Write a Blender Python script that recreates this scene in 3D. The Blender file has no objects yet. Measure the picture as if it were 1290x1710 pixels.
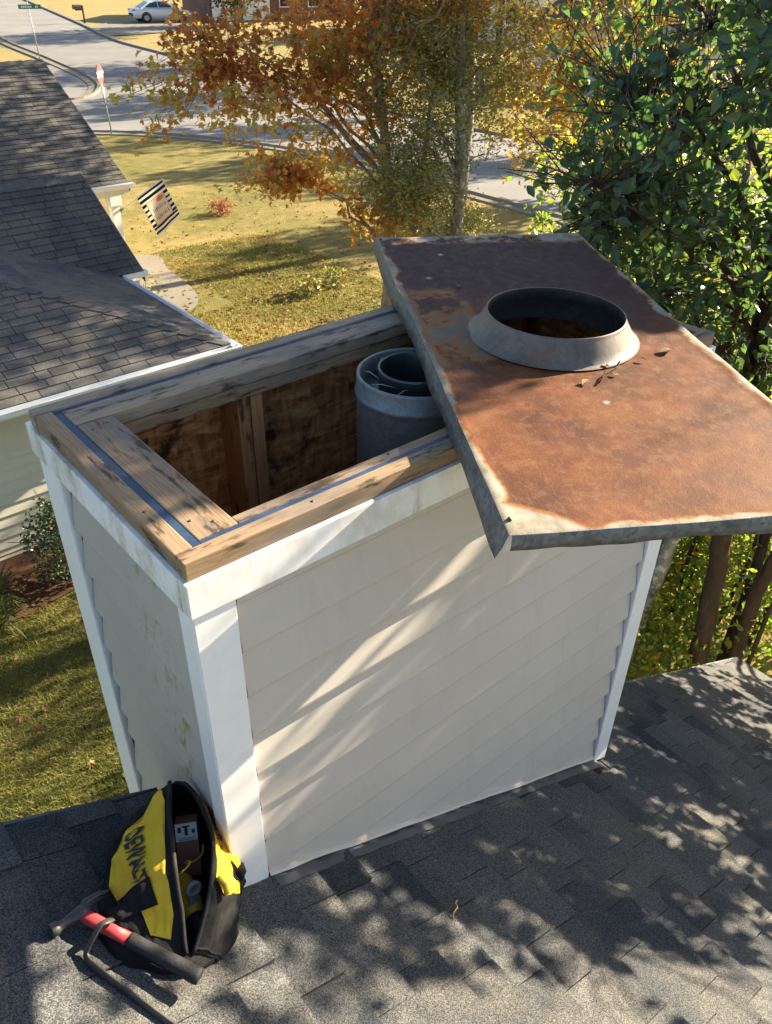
import bpy, bmesh, math, random
import numpy as np
from mathutils import Vector, Matrix

random.seed(4)
rng = np.random.default_rng(11)
SC = bpy.context.scene
COL = SC.collection

# ------------------------------------------------------------------ camera
cam = bpy.data.cameras.new('camera')
camo = bpy.data.objects.new('camera', cam)
COL.objects.link(camo)
SC.camera = camo
CAM = np.array([-0.47111, -1.10734, 0.92245])
MR = np.array([[0.7649882, -0.6438629, 0.0152851],
               [0.3585109, 0.4454311, 0.8204030],
               [0.5350355, 0.6221187, -0.5715814]])
m = Matrix.Identity(4)
for i in range(3):
    m[i][0] = MR[0][i]; m[i][1] = MR[1][i]; m[i][2] = -MR[2][i]; m[i][3] = CAM[i]
camo.matrix_world = m
FPX = 1343.5
cam.sensor_fit = 'HORIZONTAL'
cam.sensor_width = 36.0
cam.lens = FPX / 1290.0 * 36.0
cam.clip_start = 0.05
cam.clip_end = 2000.0

# ------------------------------------------------------------------ light
SUN_EL, SUN_AZ = math.radians(23.0), math.radians(6.0)
SUN = np.array([math.cos(SUN_EL) * math.cos(SUN_AZ), -math.cos(SUN_EL) * math.sin(SUN_AZ), math.sin(SUN_EL)])
W = bpy.data.worlds.new('World')
SC.world = W
W.use_nodes = True
wn = W.node_tree.nodes
sky = wn.new('ShaderNodeTexSky')
sky.sky_type = 'NISHITA'
sky.sun_disc = False
sky.sun_elevation = SUN_EL
sky.sun_rotation = math.radians(96.0)
W.node_tree.links.new(sky.outputs[0], wn['Background'].inputs[0])
wn['Background'].inputs[1].default_value = 0.052
sl = bpy.data.lights.new('sun', 'SUN')
sl.energy = 5.0
sl.angle = math.radians(0.53)
sl.color = (1.0, 0.855, 0.62)
so = bpy.data.objects.new('sun', sl)
COL.objects.link(so)
so.rotation_euler = Vector(-SUN).to_track_quat('-Z', 'Y').to_euler()
vs = SC.view_settings
vs.view_transform = 'Standard'
vs.look = 'None'
vs.gamma = 1.0
vs.use_curve_mapping = False
vs.exposure = 2.4

# ------------------------------------------------------------------ node helpers
class NT:
    def __init__(s, name):
        s.m = bpy.data.materials.new(name)
        s.m.use_nodes = True
        s.t = s.m.node_tree
        s.n = s.t.nodes
        s.b = s.n['Principled BSDF']
        s.out = s.n['Material Output']
    def link(s, a, b):
        s.t.links.new(a, b)
    def put(s, sock, v):
        if v is None: return
        if isinstance(v, bpy.types.NodeSocket): s.link(v, sock)
        else:
            if sock.type == 'RGBA' and len(v) == 3: v = (*v, 1)
            sock.default_value = v
    def obj(s): return s.n.new('ShaderNodeTexCoord').outputs['Object']
    def pos(s): return s.n.new('ShaderNodeNewGeometry').outputs['Position']
    def rnd(s): return s.n.new('ShaderNodeObjectInfo').outputs['Random']
    def attr(s, name):
        a = s.n.new('ShaderNodeAttribute'); a.attribute_name = name; return a.outputs['Fac']
    def mapv(s, v, scale=(1, 1, 1), loc=(0, 0, 0)):
        k = s.n.new('ShaderNodeMapping'); s.link(v, k.inputs[0])
        s.put(k.inputs['Scale'], scale); s.put(k.inputs['Location'], loc); return k.outputs[0]
    def noise(s, v=None, scale=5, detail=4, rough=.55, dist=0, dim='3D', w=None):
        k = s.n.new('ShaderNodeTexNoise'); k.noise_dimensions = '4D' if w is not None else dim
        if v is not None: s.link(v, k.inputs['Vector'])
        if w is not None: s.put(k.inputs['W'], w)
        s.put(k.inputs['Scale'], scale); s.put(k.inputs['Detail'], detail)
        s.put(k.inputs['Roughness'], rough); s.put(k.inputs['Distortion'], dist); return k.outputs[0]
    def voro(s, v=None, scale=5, feat='F1', out='Distance', rand=1):
        k = s.n.new('ShaderNodeTexVoronoi'); k.feature = feat
        if v is not None: s.link(v, k.inputs['Vector'])
        s.put(k.inputs['Scale'], scale); s.put(k.inputs['Randomness'], rand); return k.outputs[out]
    def wave(s, v=None, scale=5, dist=2, detail=2, dscale=1, axis='X'):
        k = s.n.new('ShaderNodeTexWave'); k.bands_direction = axis
        if v is not None: s.link(v, k.inputs['Vector'])
        s.put(k.inputs['Scale'], scale); s.put(k.inputs['Distortion'], dist)
        s.put(k.inputs['Detail'], detail); s.put(k.inputs['Detail Scale'], dscale); return k.outputs['Fac']
    def ramp(s, f, stops, interp='LINEAR'):
        k = s.n.new('ShaderNodeValToRGB'); s.link(f, k.inputs[0]); cr = k.color_ramp
        cr.interpolation = interp
        while len(cr.elements) < len(stops): cr.elements.new(.5)
        for e, (p, c) in zip(cr.elements, stops):
            e.position = p
            if not hasattr(c, '__len__'): c = (c, c, c)
            e.color = (*c[:3], 1)
        return k.outputs[0]
    def mix(s, f, a, b, mode='MIX'):
        k = s.n.new('ShaderNodeMix'); k.data_type = 'RGBA'; k.blend_type = mode
        s.put(k.inputs[0], f); s.put(k.inputs[6], a); s.put(k.inputs[7], b); return k.outputs[2]
    def math(s, op, a, b=None, clamp=False):
        k = s.n.new('ShaderNodeMath'); k.operation = op; k.use_clamp = clamp
        s.put(k.inputs[0], a)
        if b is not None: s.put(k.inputs[1], b)
        return k.outputs[0]
    def sep(s, v):
        k = s.n.new('ShaderNodeSeparateXYZ'); s.link(v, k.inputs[0]); return k.outputs
    def step(s, v, lo, hi):
        k = s.n.new('ShaderNodeMapRange'); k.interpolation_type = 'SMOOTHSTEP'
        s.put(k.inputs[0], v); s.put(k.inputs[1], lo); s.put(k.inputs[2], hi); return k.outputs[0]
    def bump(s, h, strength=.3, dist=.01):
        k = s.n.new('ShaderNodeBump'); s.put(k.inputs['Strength'], strength); s.put(k.inputs['Distance'], dist)
        s.link(h, k.inputs['Height']); s.link(k.outputs[0], s.b.inputs['Normal']); return k
    def fin(s, col=None, rough=.6, metal=0., spec=None):
        s.put(s.b.inputs['Base Color'], col); s.put(s.b.inputs['Roughness'], rough); s.put(s.b.inputs['Metallic'], metal)
        if spec is not None: s.put(s.b.inputs['Specular IOR Level'], spec)
        return s.m

def simple(name, c, rough=.6, metal=0., var=.12, scale=8, spec=None, bump=0, bscale=40):
    k = NT(name)
    o = k.obj()
    f = k.noise(o, scale, 5)
    col = k.ramp(f, [(.25, [x * (1 - var) for x in c]), (.75, [min(1, x * (1 + var)) for x in c])])
    if bump:
        k.bump(k.noise(o, bscale, 4), bump, .004)
    return k.fin(col, rough, metal, spec)

def leaf_mat(name, stops, trans=.45, rough=.45, spec=.4, tint=(1.25, 1.35, .55)):
    k = NT(name)
    c = k.ramp(k.attr('rnd'), stops)
    k.fin(c, rough, 0, spec)
    tr = k.n.new('ShaderNodeBsdfTranslucent')
    k.link(k.mix(1.0, c, tint, 'MULTIPLY'), tr.inputs[0])
    mx = k.n.new('ShaderNodeMixShader'); mx.inputs[0].default_value = trans
    k.link(k.b.outputs[0], mx.inputs[1]); k.link(tr.outputs[0], mx.inputs[2])
    k.link(mx.outputs[0], k.out.inputs[0])
    return k.m

# ------------------------------------------------------------------ object helpers
def mesh_np(name, V, F, mats=(), attr=None, smooth=False, midx=None):
    """V: (n,3); F: (m,k) int array of equal-length faces, or list of lists"""
    me = bpy.data.meshes.new(name)
    V = np.asarray(V, dtype=np.float32)
    if isinstance(F, np.ndarray):
        k = F.shape[1]
        me.vertices.add(len(V)); me.vertices.foreach_set('co', V.ravel())
        me.loops.add(F.size); me.loops.foreach_set('vertex_index', F.ravel().astype(np.int32))
        me.polygons.add(len(F))
        me.polygons.foreach_set('loop_start', (np.arange(len(F)) * k).astype(np.int32))
        me.update(calc_edges=True)
    else:
        me.from_pydata([tuple(map(float, v)) for v in V], [], [list(map(int, f)) for f in F])
    if attr is not None:
        a = me.attributes.new('rnd', 'FLOAT', 'POINT')
        a.data.foreach_set('value', np.asarray(attr, dtype=np.float32))
    for mm in (mats if isinstance(mats, (list, tuple)) else [mats]):
        if mm: me.materials.append(mm)
    if midx is not None:
        me.polygons.foreach_set('material_index', np.asarray(midx, dtype=np.int32))
    me.polygons.foreach_set('use_smooth', np.full(len(me.polygons), bool(smooth)))
    me.update()
    return me

def link(name, me, parent=None, loc=None, mat4=None):
    o = bpy.data.objects.new(name, me)
    COL.objects.link(o)
    if parent is not None: o.parent = parent
    if loc is not None: o.location = loc
    if mat4 is not None: o.matrix_basis = mat4
    return o

def tag(o, label=None, cat=None, group=None, kind=None):
    if label: o['label'] = label
    if cat: o['category'] = cat
    if group: o['group'] = group
    if kind: o['kind'] = kind
    return o

def thing(name, label, cat, loc=(0, 0, 0), rot=(0, 0, 0), group=None):
    o = bpy.data.objects.new(name, None)
    o.empty_display_size = .2
    COL.objects.link(o); o.location = loc; o.rotation_euler = rot
    return tag(o, label, cat, group)

def frame4(o, x, y, z):
    mm = Matrix.Identity(4)
    for i in range(3):
        mm[i][0] = x[i]; mm[i][1] = y[i]; mm[i][2] = z[i]; mm[i][3] = o[i]
    return mm

def bm_to(name, bm, mat, parent=None, mat4=None, smooth=False, bevel=0, seg=2):
    if bevel:
        bmesh.ops.bevel(bm, geom=list(bm.edges), offset=bevel, segments=seg, affect='EDGES', profile=.6)
    me = bpy.data.meshes.new(name)
    bm.to_mesh(me); bm.free()
    for mm in (mat if isinstance(mat, (list, tuple)) else [mat]): me.materials.append(mm)
    for p in me.polygons: p.use_smooth = smooth
    return link(name, me, parent, mat4=mat4)

def box(name, lo, hi, mat, parent=None, bevel=0, mat4=None):
    """box with its own origin in its centre and its local x along its longest side"""
    lo = Vector(lo); hi = Vector(hi); c = (lo + hi) / 2; d = hi - lo
    ax = max(range(3), key=lambda i: d[i])
    bm = bmesh.new()
    bmesh.ops.create_cube(bm, size=1)
    if ax == 0: fr = ((1, 0, 0), (0, 1, 0), (0, 0, 1)); dd = (d.x, d.y, d.z)
    elif ax == 1: fr = ((0, 1, 0), (-1, 0, 0), (0, 0, 1)); dd = (d.y, d.x, d.z)
    else: fr = ((0, 0, 1), (0, 1, 0), (-1, 0, 0)); dd = (d.z, d.y, d.x)
    for v in bm.verts: v.co = Vector((v.co.x * dd[0], v.co.y * dd[1], v.co.z * dd[2]))
    M4 = frame4(c, *fr)
    if mat4 is not None: M4 = mat4 @ M4
    return bm_to(name, bm, mat, parent, M4, bevel=bevel)

def tube_np(P, R, seg=8, cap=True, flat=1.0):
    P = np.asarray(P, float); R = np.broadcast_to(np.asarray(R, float), (len(P),))
    T = np.gradient(P, axis=0); T /= np.linalg.norm(T, axis=1)[:, None] + 1e-9
    ref = np.array([0, 0, 1.]) if abs(T[0, 2]) < .9 else np.array([1., 0, 0])
    V = []; a = np.linspace(0, 2 * np.pi, seg, endpoint=False)
    for p, t, r in zip(P, T, R):
        u = np.cross(t, ref); u /= np.linalg.norm(u) + 1e-9; w = np.cross(u, t); ref = w
        V.append(p + r * (np.cos(a)[:, None] * u + flat * np.sin(a)[:, None] * w))
    V = np.concatenate(V)
    F = []
    for i in range(len(P) - 1):
        for j in range(seg):
            F.append([i * seg + j, i * seg + (j + 1) % seg, (i + 1) * seg + (j + 1) % seg, (i + 1) * seg + j])
    if cap:
        n = len(V); V = np.concatenate([V, P[:1], P[-1:]])
        for j in range(seg):
            F.append([n, (j + 1) % seg, j, j]); b = (len(P) - 1) * seg
            F.append([n + 1, b + j, b + (j + 1) % seg, b + (j + 1) % seg])
    return V, F

def tubes(name, lst, mat, parent=None, seg=6, smooth=True):
    Vs = []; Fs = []; n = 0
    for P, R in lst:
        V, F = tube_np(P, R, seg)
        Vs.append(V); Fs += [[n + q for q in dict.fromkeys(f)] for f in F]; n += len(V)
    me = mesh_np(name, np.concatenate(Vs), Fs, mat, smooth=smooth)
    return link(name, me, parent)

def lathe(name, prof, mat, parent=None, seg=48, mat4=None, smooth=True):
    V = []; F = []
    for i, (r, z) in enumerate(prof):
        for j in range(seg):
            a = 2 * math.pi * j / seg
            V.append((r * math.cos(a), r * math.sin(a), z))
    for i in range(len(prof) - 1):
        for j in range(seg):
            F.append([i * seg + j, i * seg + (j + 1) % seg, (i + 1) * seg + (j + 1) % seg, (i + 1) * seg + j])
    return link(name, mesh_np(name, np.array(V), F, mat, smooth=smooth), parent, mat4=mat4)

def clip_poly(P, a, b, c):
    """keep a*x+b*y<=c"""
    out = []
    for i in range(len(P)):
        p, q = P[i], P[(i + 1) % len(P)]
        dp = a * p[0] + b * p[1] - c; dq = a * q[0] + b * q[1] - c
        if dp <= 0: out.append(p)
        if dp * dq < 0:
            t = dp / (dp - dq); out.append((p[0] + t * (q[0] - p[0]), p[1] + t * (q[1] - p[1])))
    return out

def poly_area(P):
    return .5 * abs(sum(P[i][0] * P[(i + 1) % len(P)][1] - P[(i + 1) % len(P)][0] * P[i][1] for i in range(len(P))))

def project(P):
    q = (np.asarray(P, float) - CAM) @ MR.T
    z = np.maximum(q[..., 2], 1e-3)
    return 645 + FPX * q[..., 0] / z, 855 - FPX * q[..., 1] / z, q[..., 2]

def zg(x, y):
    s = .45 * np.asarray(x, float) + .893 * np.asarray(y, float)
    t = np.clip((s - 38) / 34, 0, 1)
    return -5.678 + 1.55 * t * t * (3 - 2 * t) + .012 * np.maximum(s - 72, 0)
GZ = -5.678

# ------------------------------------------------------------------ materials
def m_wood(name, c1, c2, knots=True, grey=.35):
    k = NT(name); o = k.obj(); r = k.rnd()
    v = k.n.new('ShaderNodeVectorMath'); v.operation = 'ADD'; k.link(o, v.inputs[0])
    cx = k.n.new('ShaderNodeCombineXYZ'); k.link(k.math('MULTIPLY', r, 37.0), cx.inputs[0]); k.link(k.math('MULTIPLY', r, 1.3), cx.inputs[1])
    k.link(cx.outputs[0], v.inputs[1]); o2 = v.outputs[0]
    g = k.wave(k.mapv(o2, (.28, 3.6, 3.6)), 9, 14, 4, 1.6, 'Y')
    fine = k.noise(k.mapv(o2, (6, 170, 170)), 1, 4, .6)
    big = k.noise(k.mapv(o2, (3.2, 11, 11)), 1, 4, .6)
    c = k.mix(k.math('MULTIPLY', g, .7), c1, c2)
    c = k.mix(k.math('MULTIPLY', fine, .55), c, [x * .45 for x in c1])
    c = k.mix(k.math('MULTIPLY', k.step(big, .42, .66), grey), c, (.15, .132, .118))
    dark = k.noise(k.mapv(o2, (4, 16, 16)), 1.6, 5, .65)
    c = k.mix(k.math('MULTIPLY', k.step(dark, .53, .65), .88), c, (.035, .022, .014))
    if knots:
        kn = k.voro(k.mapv(o2, (3.1, 9, 9)), 1.0)
        c = k.mix(k.math('SUBTRACT', 1.0, k.step(kn, .05, .13)), c, (.03, .017, .01))
    k.bump(k.math('ADD', fine, k.math('MULTIPLY', g, .3)), .3, .001)
    return k.fin(c, .75, 0, .25)
M = {}
M['wood'] = m_wood('weathered_pine', (.37, .25, .145), (.215, .135, .08), grey=.8)
M['wood_grey'] = m_wood('greyed_pine', (.38, .295, .20), (.27, .20, .14), grey=.8)
M['stud'] = m_wood('interior_stud', (.50, .26, .11), (.38, .18, .075), grey=.2)

def m_siding(name, c, stain=False):
    k = NT(name); p = k.pos()
    n = k.noise(p, 3, 4)
    col = k.ramp(n, [(.2, [x * .93 for x in c]), (.8, [x * 1.05 for x in c])])
    run = k.step(k.noise(k.mapv(p, (9, 9, .7)), 2.2, 5, .7), .50, .78)
    col = k.mix(k.math('MULTIPLY', run, .35), col, [x * .74 for x in c])
    spots = k.noise(p, 60, 3, .7)
    col = k.mix(k.math('MULTIPLY', k.step(spots, .66, .75), .25), col, (.2, .17, .13))
    if stain:
        s = k.sep(p)
        band = k.math('SUBTRACT', 1.0, k.step(k.math('ABSOLUTE', k.math('ADD', k.math('SUBTRACT', s[1], .27), k.math('MULTIPLY', s[2], -.09))), .02, .13))
        st = k.step(k.math('ADD', k.noise(k.mapv(p, (1, 6, 4)), 2.4, 5, .75), k.math('MULTIPLY', k.noise(p, 45, 2), .12)), .56, .72)
        col = k.mix(k.math('MULTIPLY', k.math('MULTIPLY', band, st), .9), col, (.23, .21, .07))
    k.bump(k.noise(k.mapv(p, (1, 1, 8)), 60, 3), .12, .002)
    return k.fin(col, .5, 0, .3)
M['siding'] = m_siding('beige_vinyl', (.535, .492, .442))
M['siding_stained'] = m_siding('beige_vinyl_mildew', (.44, .41, .37), True)
M['siding_house'] = m_siding('cream_vinyl', (.56, .53, .43))

def m_trim(name, stain):
    k = NT(name); p = k.pos(); o = k.obj()
    n = k.noise(p, 14, 5, .65)
    col = k.ramp(n, [(.3, (.80, .80, .80)), (.7, (.86, .86, .86))])
    if stain:
        d = k.step(k.noise(k.mapv(p, (4, 4, 2)), 3.2, 6, .7), .40, .70)
        col = k.mix(k.math('MULTIPLY', d, stain), col, (.40, .37, .25))
        e = k.step(k.noise(k.mapv(p, (5, 5, 1.3)), 2.0, 5, .7), .62, .74)
        col = k.mix(k.math('MULTIPLY', e, stain), col, (.16, .12, .06))
    h = k.noise(k.mapv(o, (7, 90, 90)), 1, 4, .6)
    k.bump(h, .10, .002)
    return k.fin(col, .42, 0, .4)
M['trim'] = m_trim('white_trim', 0)
M['trim_dirty'] = m_trim('white_trim_stained', .95)
M['trim_part'] = m_trim('white_trim_lightly_stained', .45)
M['white'] = simple('white_paint', (.78, .78, .77), .45, 0, .05)
M['cream'] = simple('cream_paint', (.66, .63, .54), .5, 0, .06)
M['flash_blue'] = simple('blue_grey_flashing', (.018, .042, .095), .42, .0, .5, 5, .5)
def m_strip():
    k = NT('patchy_sky_blue_flashing'); p = k.pos()
    n = k.noise(k.mapv(p, (1, 1, 1)), 7, 5, .7); n2 = k.noise(p, 60, 3)
    c = k.ramp(n, [(.35, (.016, .038, .090)), (.56, (.032, .066, .135)), (.66, (.085, .095, .108)), (.76, (.15, .14, .125))])  # sky reflected in the metal, painted in as blue
    c = k.mix(k.math('MULTIPLY', n2, .4), c, (.02, .025, .035))
    return k.fin(c, .5, 0, .35)
M['flash_blue'] = m_strip()
M['flash_dark'] = simple('dark_step_flashing', (.10, .105, .115), .5, .3, .3)
M['gutter'] = simple('white_gutter', (.75, .76, .78), .35, 0, .06)
M['black'] = simple('black_gap', (.012, .012, .012), .8, 0, .1)

def m_osb():
    k = NT('strand_board'); o = k.pos()
    def strands(sc, ang, off):
        mp = k.n.new('ShaderNodeMapping'); k.link(o, mp.inputs[0]); mp.inputs['Rotation'].default_value = (.2, ang, .3)
        mp.inputs['Location'].default_value = (off, off * 2, 0); mp.inputs['Scale'].default_value = sc
        return k.voro(mp.outputs[0], 1.0, out='Color')
    a = k.sep(strands((14, 14, 62), .4, 1.0))[0]; b = k.sep(strands((70, 20, 17), -.5, 3.0))[1]; d = k.sep(strands((20, 20, 55), 1.0, 5.0))[2]
    f = k.math('ADD', k.math('ADD', k.math('MULTIPLY', a, .36), k.math('MULTIPLY', b, .34)), k.math('MULTIPLY', d, .30))
    f = k.math('ADD', k.math('MULTIPLY', f, .85), k.math('MULTIPLY', k.noise(o, 90, 3), .15))
    c = k.ramp(f, [(.15, (.16, .065, .022)), (.42, (.46, .20, .07)), (.62, (.60, .30, .11)), (.85, (.74, .46, .20))])
    st = k.step(k.noise(o, 4.0, 5, .7), .53, .66)
    c = k.mix(k.math('MULTIPLY', st, .9), c, (.014, .010, .008))
    k.bump(f, .4, .004)
    return k.fin(c, .8, 0, .2)
M['osb'] = m_osb()

def m_shingle(name, lo, hi, warm, gscale=420, big=2.0, contrast=1.0):
    k = NT(name); p = k.pos(); r = k.rnd()
    g = k.noise(p, gscale, 3, .75)
    g2 = k.voro(p, gscale * .9, out='Color')
    b = k.noise(p, big, 4)
    base = k.mix(r, lo, hi)
    base = k.mix(k.step(b, .35, .75), base, [x * y for x, y in zip(hi, warm)])
    gr = k.ramp(k.math('ADD', k.math('MULTIPLY', g, .55), k.math('MULTIPLY', k.sep(g2)[0], .45)), [(.25, 1 - .75 * contrast), (.5, .95), (.78, 1 + 1.3 * contrast)])
    col = k.mix(1.0, base, gr, 'MULTIPLY')
    k.bump(g, .6, .002)
    return k.fin(col, .92, 0, .2)
M['shingle'] = m_shingle('charcoal_shingle', (.024, .029, .038), (.088, .090, .091), (1.1, 1.02, .92), 520, 3)
M['shingle_far'] = m_shingle('grey_brown_shingle', (.066, .067, .070), (.125, .119, .113), (1.1, 1.02, .9), 220, 1.2, .6)
M['deck'] = simple('roof_underlay', (.02, .02, .021), .9, 0, .2)

def m_rust():
    k = NT('rusted_sheet'); o = k.obj(); s = k.sep(o)
    x, y = s[0], k.math('MULTIPLY', s[1], -1.0)          # x: along (far +), y: across (right +)
    n1 = k.noise(o, 5, 6, .62); n2 = k.noise(o, 26, 5, .7); n3 = k.noise(o, 340, 2, .6); n4 = k.noise(o, 2.2, 4)
    rust = k.ramp(n1, [(.30, (.040, .013, .006)), (.46, (.090, .028, .009)), (.56, (.130, .043, .013)), (.66, (.160, .060, .019)), (.78, (.195, .085, .028))])
    rust = k.mix(k.math('MULTIPLY', k.step(n2, .50, .60), .35), rust, (.19, .092, .045))
    rust = k.mix(k.math('MULTIPLY', k.step(n3, .46, .62), .5), rust, (.05, .017, .010))
    far_shade = k.math('MULTIPLY', k.step(k.math('ADD', x, k.math('MULTIPLY', k.math('SUBTRACT', n4, .5), .6)), -.05, .38), .93)
    rust = k.mix(far_shade, rust, (.034, .013, .011))  # shade over the far half painted into the rust colour
    wob = k.math('MULTIPLY', k.math('SUBTRACT', n1, .5), .13)
    # distance to the rim of the sheet
    dx = k.math('SUBTRACT', .904, k.math('ABSOLUTE', x)); dy = k.math('SUBTRACT', .387, k.math('ABSOLUTE', y))
    d = k.math('ADD', k.math('MINIMUM', dx, dy), wob)
    galv = k.ramp(k.noise(o, 18, 5, .7), [(.3, (.14, .12, .09)), (.5, (.225, .20, .155)), (.7, (.31, .285, .24))])
    edge = k.math('SUBTRACT', 1.0, k.step(d, .004, .026))
    # bare corner at the near left, bare dull band left of the collar, bare far edge
    cn = k.math('ADD', k.math('ADD', k.math('MULTIPLY', k.math('ADD', x, .904), 1.6), k.math('ADD', y, .387)), wob)
    corner = k.math('SUBTRACT', 1.0, k.step(cn, .14, .20))
    bx = k.math('ADD', k.math('ABSOLUTE', k.math('SUBTRACT', x, .07)), k.math('MULTIPLY', wob, 1.6))
    by = k.math('ADD', k.math('ABSOLUTE', k.math('ADD', y, .29)), k.math('MULTIPLY', wob, .9))
    band = k.math('MULTIPLY', k.math('SUBTRACT', 1.0, k.step(bx, .16, .36)), k.math('SUBTRACT', 1.0, k.step(by, .05, .12)))
    far = k.math('MULTIPLY', k.step(k.math('ADD', x, k.math('MULTIPLY', wob, 1.0)), .80, .84), k.step(k.noise(o, 9, 5, .7), .40, .52))
    mk = k.math('MAXIMUM', k.math('MAXIMUM', edge, corner), k.math('MAXIMUM', k.math('MULTIPLY', k.math('MULTIPLY', band, k.step(n1, .40, .56)), .85), k.math('MULTIPLY', far, .8)))
    halo = k.step(mk, .02, .35)
    col = k.mix(halo, rust, (.20, .080, .018))
    col = k.mix(k.step(mk, .3, .9), col, k.mix(band, galv, (.115, .09, .062)))
    # droppings and scratches
    sp = k.voro(o, 4.2)
    spl = k.math('MULTIPLY', k.math('SUBTRACT', 1.0, k.step(k.math('ADD', sp, k.math('MULTIPLY', k.math('SUBTRACT', n2, .5), .16)), .03, .06)), k.step(n4, .5, .54))
    col = k.mix(spl, col, (.40, .41, .41))
    sc = k.noise(k.mapv(o, (3, 40, 1)), 3, 3, .5, 1.5)
    sc2 = k.step(k.math('ABSOLUTE', k.math('SUBTRACT', sc, .5)), .0, .012)
    col = k.mix(k.math('MULTIPLY', k.math('SUBTRACT', 1.0, sc2), .22), col, (.30, .19, .115))
    rg = k.ramp(n2, [(.3, .5), (.7, .75)])
    k.bump(k.math('ADD', k.math('MULTIPLY', n3, .5), n2), .35, .0025)
    return k.fin(col, rg, 0.0, .16)
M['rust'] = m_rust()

def m_galv(name, dark, light, rust=.3, metal=.45):
    k = NT(name); o = k.obj()
    v = k.voro(o, 95, out='Color'); n = k.noise(o, 13, 5, .7); n2 = k.noise(o, 5, 5, .65)
    c = k.mix(k.sep(v)[0], dark, light)
    c = k.mix(k.math('MULTIPLY', k.step(n, .5, .68), .5), c, [x * .55 for x in dark])
    c = k.mix(k.math('MULTIPLY', k.step(n2, .57, .68), rust), c, (.17, .075, .03))
    k.bump(n, .3, .003)
    return k.fin(c, .5, metal, .5)
M['galv'] = m_galv('weathered_galvanized', (.10, .105, .11), (.20, .21, .22))
M['collar'] = m_galv('stained_collar_metal', (.115, .095, .082), (.145, .125, .11), .75, .2)
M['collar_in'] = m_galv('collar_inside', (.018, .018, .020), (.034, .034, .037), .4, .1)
M['pipe'] = m_galv('flue_galvanized', (.15, .17, .18), (.20, .225, .235), .05, .35)
M['pipe_in'] = simple('flue_inside', (.06, .085, .085), .35, .7, .3)
M['steel'] = simple('tool_steel', (.085, .08, .075), .5, .55, .35, 30, bump=.2)
M['red'] = simple('red_grip_paint', (.38, .032, .04), .55, 0, .3, 30)
M['grip'] = simple('black_rubber', (.012, .012, .014), .7, 0, .3, 30, bump=.3, bscale=160)
def m_cloth(name, c, dirt, sc=500):
    k = NT(name); o = k.obj()
    n = k.noise(o, 9, 5, .7)
    col = k.mix(k.math('MULTIPLY', k.step(n, .45, .75), .55), c, dirt)
    k.bump(k.math('ADD', k.noise(o, sc, 2), k.math('MULTIPLY', k.noise(o, 28, 3), 2.5)), .45, .004)
    return k.fin(col, .85, 0, .2)
M['nylon'] = m_cloth('black_nylon', (.011, .011, .012), (.028, .026, .024))
M['nylon_tape'] = m_cloth('zipper_tape', (.02, .02, .021), (.075, .065, .055))
M['yellow'] = m_cloth('yellow_nylon', (.74, .47, .03), (.55, .33, .05))
M['ink'] = simple('black_print', (.015, .015, .015), .7)
M['carton'] = simple('brown_carton', (.16, .075, .045), .8, 0, .2)
M['label_white'] = simple('white_label', (.40, .41, .44), .7)
M['tool_yellow'] = simple('yellow_plastic', (.60, .38, .02), .45)
M['tool_grey'] = simple('grey_plastic', (.25, .25, .26), .5)
M['tape_y'] = simple('yellow_cord', (.55, .36, .04), .6)

def m_bark(name, c1, c2, lichen=0):
    k = NT(name); p = k.pos()
    n = k.noise(k.mapv(p, (18, 18, 4)), 1, 6, .7)
    c = k.ramp(n, [(.3, c1), (.7, c2)])
    if lichen:
        c = k.mix(k.math('MULTIPLY', k.step(k.noise(p, 9, 4, .6), .5, .62), lichen), c, (.42, .43, .38))
    k.bump(n, .7, .02)
    return k.fin(c, .9, 0, .15)
M['bark'] = m_bark('brown_bark', (.018, .013, .010), (.055, .038, .028))
M['bark_grey'] = m_bark('grey_lichen_bark', (.09, .08, .07), (.26, .24, .21), .7)
M['bark_tan'] = m_bark('tan_bark', (.14, .10, .07), (.36, .28, .20), .15)
M['twig'] = m_bark('dark_twig', (.045, .028, .022), (.10, .06, .045))
M['leaf_pear'] = leaf_mat('glossy_pear_leaf', [(0, (.040, .078, .056)), (.5, (.056, .102, .062)), (.80, (.072, .112, .046)), (.94, (.16, .17, .05)), (.965, (.40, .16, .04)), (1, (.34, .06, .04))], .46, .27, .6, (2.1, 2.2, .75))
M['leaf_thicket'] = leaf_mat('thicket_leaf', [(0, (.06, .105, .03)), (.5, (.12, .175, .04)), (.85, (.24, .25, .05)), (.95, (.32, .17, .035)), (1, (.36, .12, .03))], .62, .45, .35, (2.0, 2.1, .7))
M['leaf_maple'] = leaf_mat('autumn_maple_leaf', [(0, (.17, .065, .03)), (.18, (.30, .11, .04)), (.38, (.46, .19, .055)), (.54, (.49, .30, .085)), (.68, (.46, .39, .12)), (.84, (.34, .35, .10)), (1, (.18, .23, .065))], .55, .5, .35, (1.5, 1.35, .7))
M['leaf_oak'] = leaf_mat('olive_oak_leaf', [(0, (.09, .105, .035)), (.5, (.20, .205, .065)), (.85, (.34, .31, .11)), (1, (.40, .22, .08))], .35, .45, .4, (1.5, 1.45, .8))
M['leaf_dark'] = leaf_mat('dark_evergreen_leaf', [(0, (.015, .03, .012)), (1, (.045, .07, .025))], .25, .5)
M['leaf_holly'] = leaf_mat('holly_leaf', [(0, (.02, .04, .016)), (.7, (.05, .085, .03)), (1, (.10, .13, .05))], .2, .25, .6)
M['leaf_dry'] = leaf_mat('dry_fallen_leaf', [(0, (.10, .045, .022)), (.5, (.20, .10, .045)), (1, (.32, .20, .09))], .2, .7, .2, (1.2, 1, .7))
M['leaf_red'] = leaf_mat('red_shrub_leaf', [(0, (.20, .06, .04)), (1, (.34, .13, .07))], .35, .5)
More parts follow.
